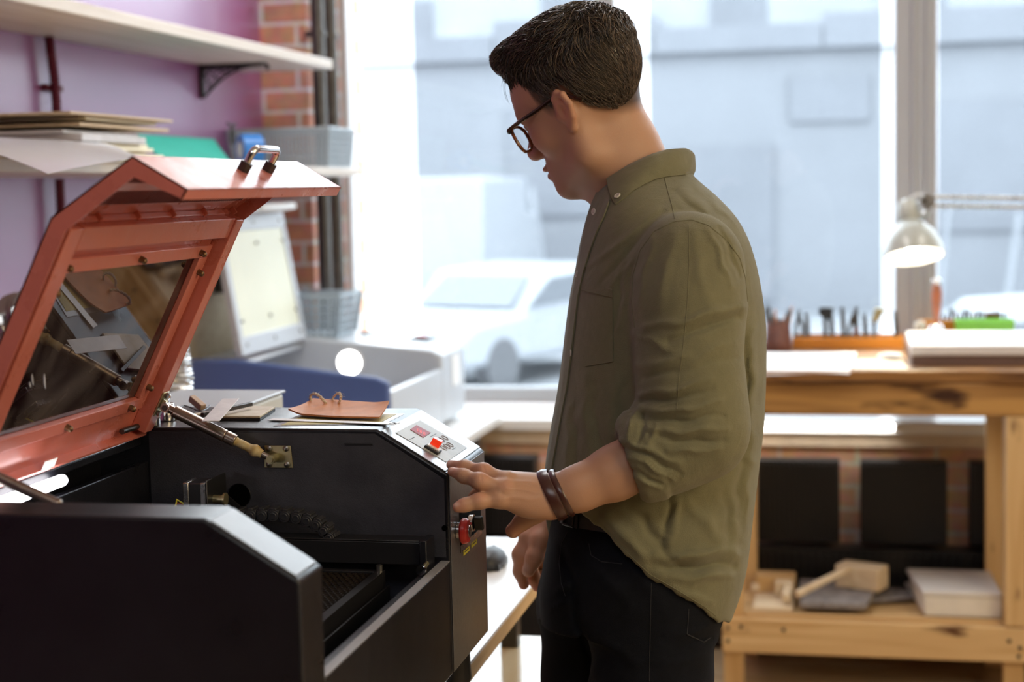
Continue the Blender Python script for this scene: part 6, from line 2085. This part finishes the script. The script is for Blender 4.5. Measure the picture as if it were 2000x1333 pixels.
# pocket
u_, v_ = np.meshgrid(np.linspace(0, 1, 26), np.linspace(0, 1, 34))
pk = []
for s, t in zip(u_.ravel(), v_.ravel()):
    a = np.array([1133, 552]) * (1 - s) + np.array([1196, 566]) * s
    b = np.array([1142, 716]) * (1 - s) + np.array([1197, 707]) * s
    pk.append(a * (1 - t) + b * t)
g = to_room(drape(shirt, pk, .0022)).reshape(34, 26, 3)
pocket = MB().sheet(g, .0016).build('chest_pocket', M['shirt'], shirt_o, smooth=60)
seam(lambda p: shirt(p) - .0024, 'pocket_stitch', [(1134, 567), (1196, 581)], .0005, M['stitch'], pocket)
# placket
La = [(1167, 376), (1156, 400), (1145, 440), (1136, 490), (1128, 535), (1120, 580), (1114, 630), (1108, 690), (1100, 760), (1090, 810), (1081, 860), (1073, 910), (1069, 955)]
Lb = [(1192, 392), (1180, 425), (1166, 455), (1152, 495), (1140, 535), (1130, 580), (1124, 630), (1117, 690), (1108, 760), (1098, 810), (1089, 860), (1080, 910), (1076, 955)]
ga, gb = drape(shirt, resample(La, 80), .0015), drape(shirt, resample(Lb, 80), .0028)
MB().sheet(np.stack([to_room(ga), to_room((ga + gb) / 2), to_room(gb)], 1), -.0020).build('placket', M['shirt'], shirt_o, smooth=60)
# collar
zc_ = 2.405
xcn, axn, bzn = 1255, 92, .066
tops = np.array([(1150, 362), (1165, 360), (1186, 350), (1227, 329), (1262, 312), (1291, 302), (1329, 296), (1348, 299)], float)
bots = np.array([(1201, 399), (1215, 389), (1237, 372), (1258, 360), (1280, 350), (1302, 345), (1326, 342), (1351, 344)], float)


def top_pt(th, grow=0.0):
    px = xcn + axn * math.cos(th)
    py = np.interp(px, tops[:, 0], tops[:, 1])
    c = cc(px, py, zc_)
    return c + V(grow * math.cos(th), 0, -(bzn + grow) * math.sin(th))


th_e = math.radians(139)
N_ = 44
ths = np.linspace(0, th_e, N_)
bp = resample(bots[::-1], N_)
near_b = drape(shirt, bp, .0035)
near_b[:5, 2] = np.linspace(zc_, near_b[5, 2], 6)[:5] if near_b[5, 2] < zc_ else zc_
rows = []
for i in range(N_):
    a, b = top_pt(ths[i], .004), near_b[i]
    if i < 6:
        b = b * (i / 6) + (cc(1351, 344, zc_) + V(.002, 0, -.012 * i)) * (1 - i / 6)
    m_ = (a + b) / 2 + unit(V(math.cos(ths[i]), .15, -math.sin(ths[i]))) * .0045
    a2 = top_pt(ths[i], -.002) - V(0, .004, 0)
    q1_ = a * .7 + m_ * .3 + unit(V(math.cos(ths[i]), .6, -math.sin(ths[i]))) * .0025
    rows.append([a2, a, q1_, m_, m_ * .45 + b * .55 + unit(V(math.cos(ths[i]), 0, -math.sin(ths[i]))) * .002, b])
near = np.array(rows)
far_ = near.copy()
far_[:, :, 2] = 2 * zc_ - far_[:, :, 2]
full = np.concatenate([far_[::-1], near[1:]])
MB().sheet(to_room(full.reshape(-1, 3)).reshape(full.shape), .0022).build('collar', M['shirt'], shirt_o, smooth=60)
st = []
for th in np.linspace(math.radians(100), math.radians(180), 24):
    a = top_pt(th, -.004) - V(0, .002 + .004 * (th > 2.9), 0)
    st.append([a, a - V(0, .012, 0) + V(-.001, 0, 0), a - V(-.002, .026, 0)])
st = np.array(st)
f2 = st.copy()
f2[:, :, 2] = 2 * zc_ - f2[:, :, 2]
full = np.concatenate([st, f2[::-1][1:]])
MB().sheet(to_room(full.reshape(-1, 3)).reshape(full.shape), .002).build('collar_stand', M['shirt'], shirt_o, smooth=60)
M['button'] = pm('pale_button', (0.62, 0.58, 0.50), 0.35)


def button(px, py, F=shirt, off=.004, r=.0050, nrm=None):
    p = drape(F, [(px, py), (px + 3, py), (px, py + 3)], off)
    n = unit(np.cross(p[1] - p[0], p[2] - p[0]))
    n = -n if n[2] > 0 else n
    c, nn = to_room(p[0]), unit(n @ AX)
    if nrm is not None:
        nn = unit(nrm)
    b = MB().lathe([(0, 0), (r, 0), (r * 1.02, .0010), (r * .86, .0019), (r * .70, .0014), (0, .0013)], c, axis=nn, n=24)
    o = b.build('button', M['button'], shirt_o)
    x, y, z = frame_of(nn)
    h = MB()
    for k in range(4):
        a = k * math.pi / 2 + .6
        h.cyl(c + nn * .0012 + .0014 * (math.cos(a) * x + math.sin(a) * y), c + nn * .00145 + .0014 * (math.cos(a) * x + math.sin(a) * y), .0005, n=8)
    h.build('thread_hole', M['stitch'], o)


button(1206, 383, off=.0085)
button(1128, 536)
button(1160, 414, off=.004, nrm=-AX[0] * .85 - AX[2] * .5)
button(1116, 690, off=.003, nrm=-AX[0])

# ---- hair
top_c = V(-.055, 0, .105)
HV = Field()
HV.ell((-.010, 0, .040), (.1005, .0775, .084), 0)
HV.ell((-.030, 0, .062), (.082, .070, .066), .03)
HV.ell((.026, 0, .102), (.056, .050, .024), .03)
HV.ell((.071, .0, .1115), (.021, .038, .011), .02)


def hair_field(q):
    d = HV(q)
    zl = np.interp(q[:, 0], zl_x, zl_z)
    edge = (zl - q[:, 2]) * .6
    d2 = -smin(-d - np.clip(.010 - (q[:, 2] - zl) * .25, 0, .010) * -1 * 0, -edge, .006)
    # thin towards the hair line, ruffled on top
    thin = np.clip((.030 - (q[:, 2] - zl)) / .030, 0, 1) * .0065
    ruf = .0028 * np.sin(q[:, 1] * 190 + 30 * np.sin(q[:, 0] * 40)) * np.clip((q[:, 2] - .065) / .03, 0, 1)
    return d2 + thin * (q[:, 0] < .06) + ruf


P, Q = mesh_field(hair_field, (-.125, -.095, -.07), (.115, .095, .145), .0024, it=1)
rs = np.random.RandomState(7)
nrm_e = 1e-3


def grad(F, p):
    return np.stack([(F(p + V(*(nrm_e if j == k else 0 for j in range(3)))) - F(p - V(*(nrm_e if j == k else 0 for j in range(3))))) / (2 * nrm_e) for k in range(3)], -1)


cand = P[rs.choice(len(P), 17000)]
nn = grad(HV, cand)
nn /= np.linalg.norm(nn, axis=1, keepdims=True)
ok = (cand[:, 2] - np.interp(cand[:, 0], zl_x, zl_z) > .001) & (np.abs(HV(cand)) < .008)
cand, nn = cand[ok], nn[ok]
zrel = cand[:, 2] - np.interp(cand[:, 0], zl_x, zl_z)
topw = np.clip((cand[:, 2] - .062) / .035, 0, 1)
fl_side = np.stack([-.45 * np.ones(len(cand)), np.zeros(len(cand)), -1.0 * np.ones(len(cand))], -1)
fl_top = np.stack([1.0 * np.ones(len(cand)), .45 * np.ones(len(cand)), np.zeros(len(cand))], -1)
back = np.clip((-cand[:, 0] - .055) / .03, 0, 1)
fl_top[:, 0] -= 1.7 * back
fl = fl_side * (1 - topw)[:, None] + fl_top * topw[:, None] + rs.randn(len(cand), 3) * (.16 + .22 * topw[:, None])
fl -= nn * np.einsum('ij,ij->i', fl, nn)[:, None]
fl /= np.linalg.norm(fl, axis=1, keepdims=True)
Ln = (.006 + .010 * np.clip(zrel / .05, 0, 1)) * (1 - topw) + (.030 + .024 * rs.rand(len(cand))) * topw
lift = .0006 + .0010 * rs.rand(len(cand)) + topw * (.0016 + .0075 * rs.rand(len(cand)) ** 2)
n_s = 7
pts = np.zeros((len(cand), n_s, 3))
pos, d_ = cand - nn * .001, fl.copy()
wav = rs.randn(len(cand), 3) * .25
for i in range(n_s):
    t = i / (n_s - 1)
    tgt = lift * math.sin(math.pi * min(1, t * .75 + .1))
    cur = HV(pos)
    g_ = grad(HV, pos)
    g_ /= np.maximum(np.linalg.norm(g_, axis=1, keepdims=True), 1e-6)
    pts[:, i] = pos + g_ * np.where(i == 0, 0, tgt - cur)[:, None]
    d_ = d_ + wav * .12
    d_ -= g_ * np.einsum('ij,ij->i', d_, g_)[:, None]
    d_ /= np.linalg.norm(d_, axis=1, keepdims=True)
    pos = pts[:, i] + d_ * (Ln / (n_s - 1))[:, None]
# a few loose strands at the front
loose = []
for k, L in enumerate(([(1000, 120), (988, 145), (984, 165), (985, 185), (993, 202)], [(1003, 125), (990, 150), (986, 172), (990, 192), (997, 206)], [(1008, 118), (994, 128), (984, 150), (978, 172)],
                       [(1120, 30), (1112, 22), (1100, 20)], [(1190, 40), (1180, 32), (1160, 28)], [(1040, 70), (1032, 62), (1030, 52)], [(1232, 90), (1240, 84), (1243, 78)])):
    p = np.array(smooth_path([((cc(x, y, 2.38 + (.05 if k < 3 else 0)) - HT) / HS) @ HR.T for x, y in L], n_s))
    loose.append(p)
pts = np.concatenate([pts, np.array(loose)])
wid = np.concatenate([np.where(topw > .4, .00075, .00045), np.full(len(loose), .00042)])
ns = len(pts)
tan = np.gradient(pts, axis=1)
tan /= np.maximum(np.linalg.norm(tan, axis=2, keepdims=True), 1e-9)
ref = np.tile(V(.3, .8, .5), (ns, n_s, 1))
sx = np.cross(tan, ref)
sx /= np.maximum(np.linalg.norm(sx, axis=2, keepdims=True), 1e-9)
sy = np.cross(tan, sx)
prof_ = np.array([.9, 1, 1, .95, .85, .6, .15])
rings = []
for k in range(3):
    a = 2 * math.pi * k / 3
    rings.append(pts + (wid[:, None] * prof_)[..., None] * (math.cos(a) * sx + math.sin(a) * sy))
SV = np.stack(rings, 2).reshape(-1, 3)
base = np.arange(ns)[:, None, None] * (n_s * 3)
i_ = np.arange(n_s - 1)[None, :, None] * 3
k_ = np.arange(3)[None, None, :]
SQ = np.stack([base + i_ + k_, base + i_ + (k_ + 1) % 3, base + i_ + 3 + (k_ + 1) % 3, base + i_ + 3 + k_], -1).reshape(-1, 4)
lum = .35 + 2.4 * rs.rand(ns) ** 2.2
hc_ = V(.062, .044, .031)
tint = np.concatenate([np.tile(hc_ * .55, (len(P), 1)), np.repeat(hc_[None] * lum[:, None], n_s * 3, 0)])
M['hair'] = tinted('dark_brown_hair', 0.34, 0.6)
AP = headpts(np.concatenate([P, SV]))
v = to_room(headpts(P))[Q]
if np.einsum('ij,ij->i', np.cross(v[:, 1] - v[:, 0], v[:, 2] - v[:, 0]), v[:, 0] - to_room(HT)).sum() < 0:
    Q = Q[:, ::-1]
hair = skin_object('hair', AP, np.concatenate([Q, SQ[:, ::-1] + len(P)]), M['hair'], man, tint)

# ---- glasses
M['tortoise'] = pm('tortoiseshell', (0.045, 0.016, 0.008), 0.15, spec=0.6, var=0.9, vscale=90, col2=(0.010, 0.007, 0.006))
M['tort_light'] = pm('amber_tortoiseshell', (0.42, 0.13, 0.03), 0.2, spec=0.6, var=0.9, vscale=160, col2=(0.02, 0.012, 0.010))
M['lens'] = clear('spectacle_lens', (0.97, 0.975, 0.98), 0.07)
Hd = lambda q: to_room(headpts(np.asarray(q, float)))
lens_c = lambda s: V(.1015, .0365 * s, -.0085)


def lens_loop(s, w, h, n=36):
    out = []
    for a in np.arange(n) * 2 * math.pi / n:
        c_, s_ = math.cos(a), math.sin(a)
        y = w * np.sign(c_) * abs(c_) ** .72
        z = h * np.sign(s_) * abs(s_) ** .72 * (1.0 if s_ > 0 else 1.0)
        y = y * (1 - .08 * (z < 0) * abs(z) / h)
        wrap = -.0045 * (y / w) - .0022 * (y / w) ** 2
        out.append(lens_c(s) + V(wrap + .10 * z, y * s, z))
    return out


gls = MB()
for s in (1, -1):
    gls.tube([Hd(p) for p in lens_loop(s, .0262, .0205)], .0025, n=8, closed=True)
gls.tube([Hd(q) for q in [(.1045, .0105, -.001), (.108, .004, .002), (.108, -.004, .002), (.1045, -.0105, -.001)]], .0022, n=8)
glasses = gls.build('glasses', M['tort_light'], man)
for s in (1, -1):
    MB().prism([Hd(p) for p in lens_loop(s, .0253, .0196)], (Hd((1, 0, 0)) - Hd((0, 0, 0))) * .0012).build('lens', M['lens'], glasses, smooth=0)
    tp = [(.0985, .0635, .008), (.0935, .0675, .0115), (.07, .0715, .0150), (.035, .0735, .0185), (.004, .0745, .0230), (-.016, .0765, .0215), (-.030, .0780, .0120), (-.0405, .0770, .0020)]
    MB().tube(smooth_path([Hd((x, y * s, z)) for x, y, z in tp], 40), [.0036] * 6 + [.0030] * 24 + [.0032] * 10, n=8).build('temple', M['tortoise'], glasses)

# ---- leather bracelet, ring
M['bracelet'] = pm('dark_brown_strap', (0.055, 0.018, 0.013), 0.28, spec=0.6)
wa = unit(cc(1130, 955, 2.173) - cc(1060, 978, 2.172))
for k, (c0, wd_, tl) in enumerate(((cc(1079, 967, 2.172), .0065, .10), (cc(1096, 960, 2.172), .0032, .1))):
    x = unit(np.cross(wa, V(0, 0, 1)))
    y = np.cross(wa, x)
    G = []
    for a in np.linspace(0, 2 * math.pi, 41):
        dirv = math.cos(a) * x + math.sin(a) * y
        o_ = c0 + wa * (.006 * math.cos(a + .4) * .8)
        t = np.linspace(.015, .045, 80)
        f_ = LA(o_ + dirv * t[:, None])
        r = t[np.argmax(f_ > 0)] if (f_ > 0).any() else .03
        G.append([o_ + dirv * (r + .0016) - wa * wd_, o_ + dirv * (r + .0034), o_ + dirv * (r + .0016) + wa * wd_])
    G = np.array(G)
    for _ in range(2):
        G = (np.roll(G[:-1], 1, 0) + 2 * G[:-1] + np.roll(G[:-1], -1, 0)) / 4
        G = np.concatenate([G, G[:1]])
    MB().sheet(to_room(G.reshape(-1, 3)).reshape(G.shape), .0018).build('bracelet', M['bracelet'], man, smooth=60)
M['gold'] = pm('gold', (0.85, 0.55, 0.22), 0.2, metal=1.0)
rc_, rd = cc(1053, 1108, 2.601), unit(cc(1051, 1098, 2.598) - cc(1058, 1126, 2.606))
x, y, z = frame_of(rd)
MB().tube([to_room(rc_ + .0108 * (math.cos(a) * x + math.sin(a) * y)) for a in np.arange(28) * 2 * math.pi / 28], .0013, n=8, closed=True).build('ring', M['gold'], man)
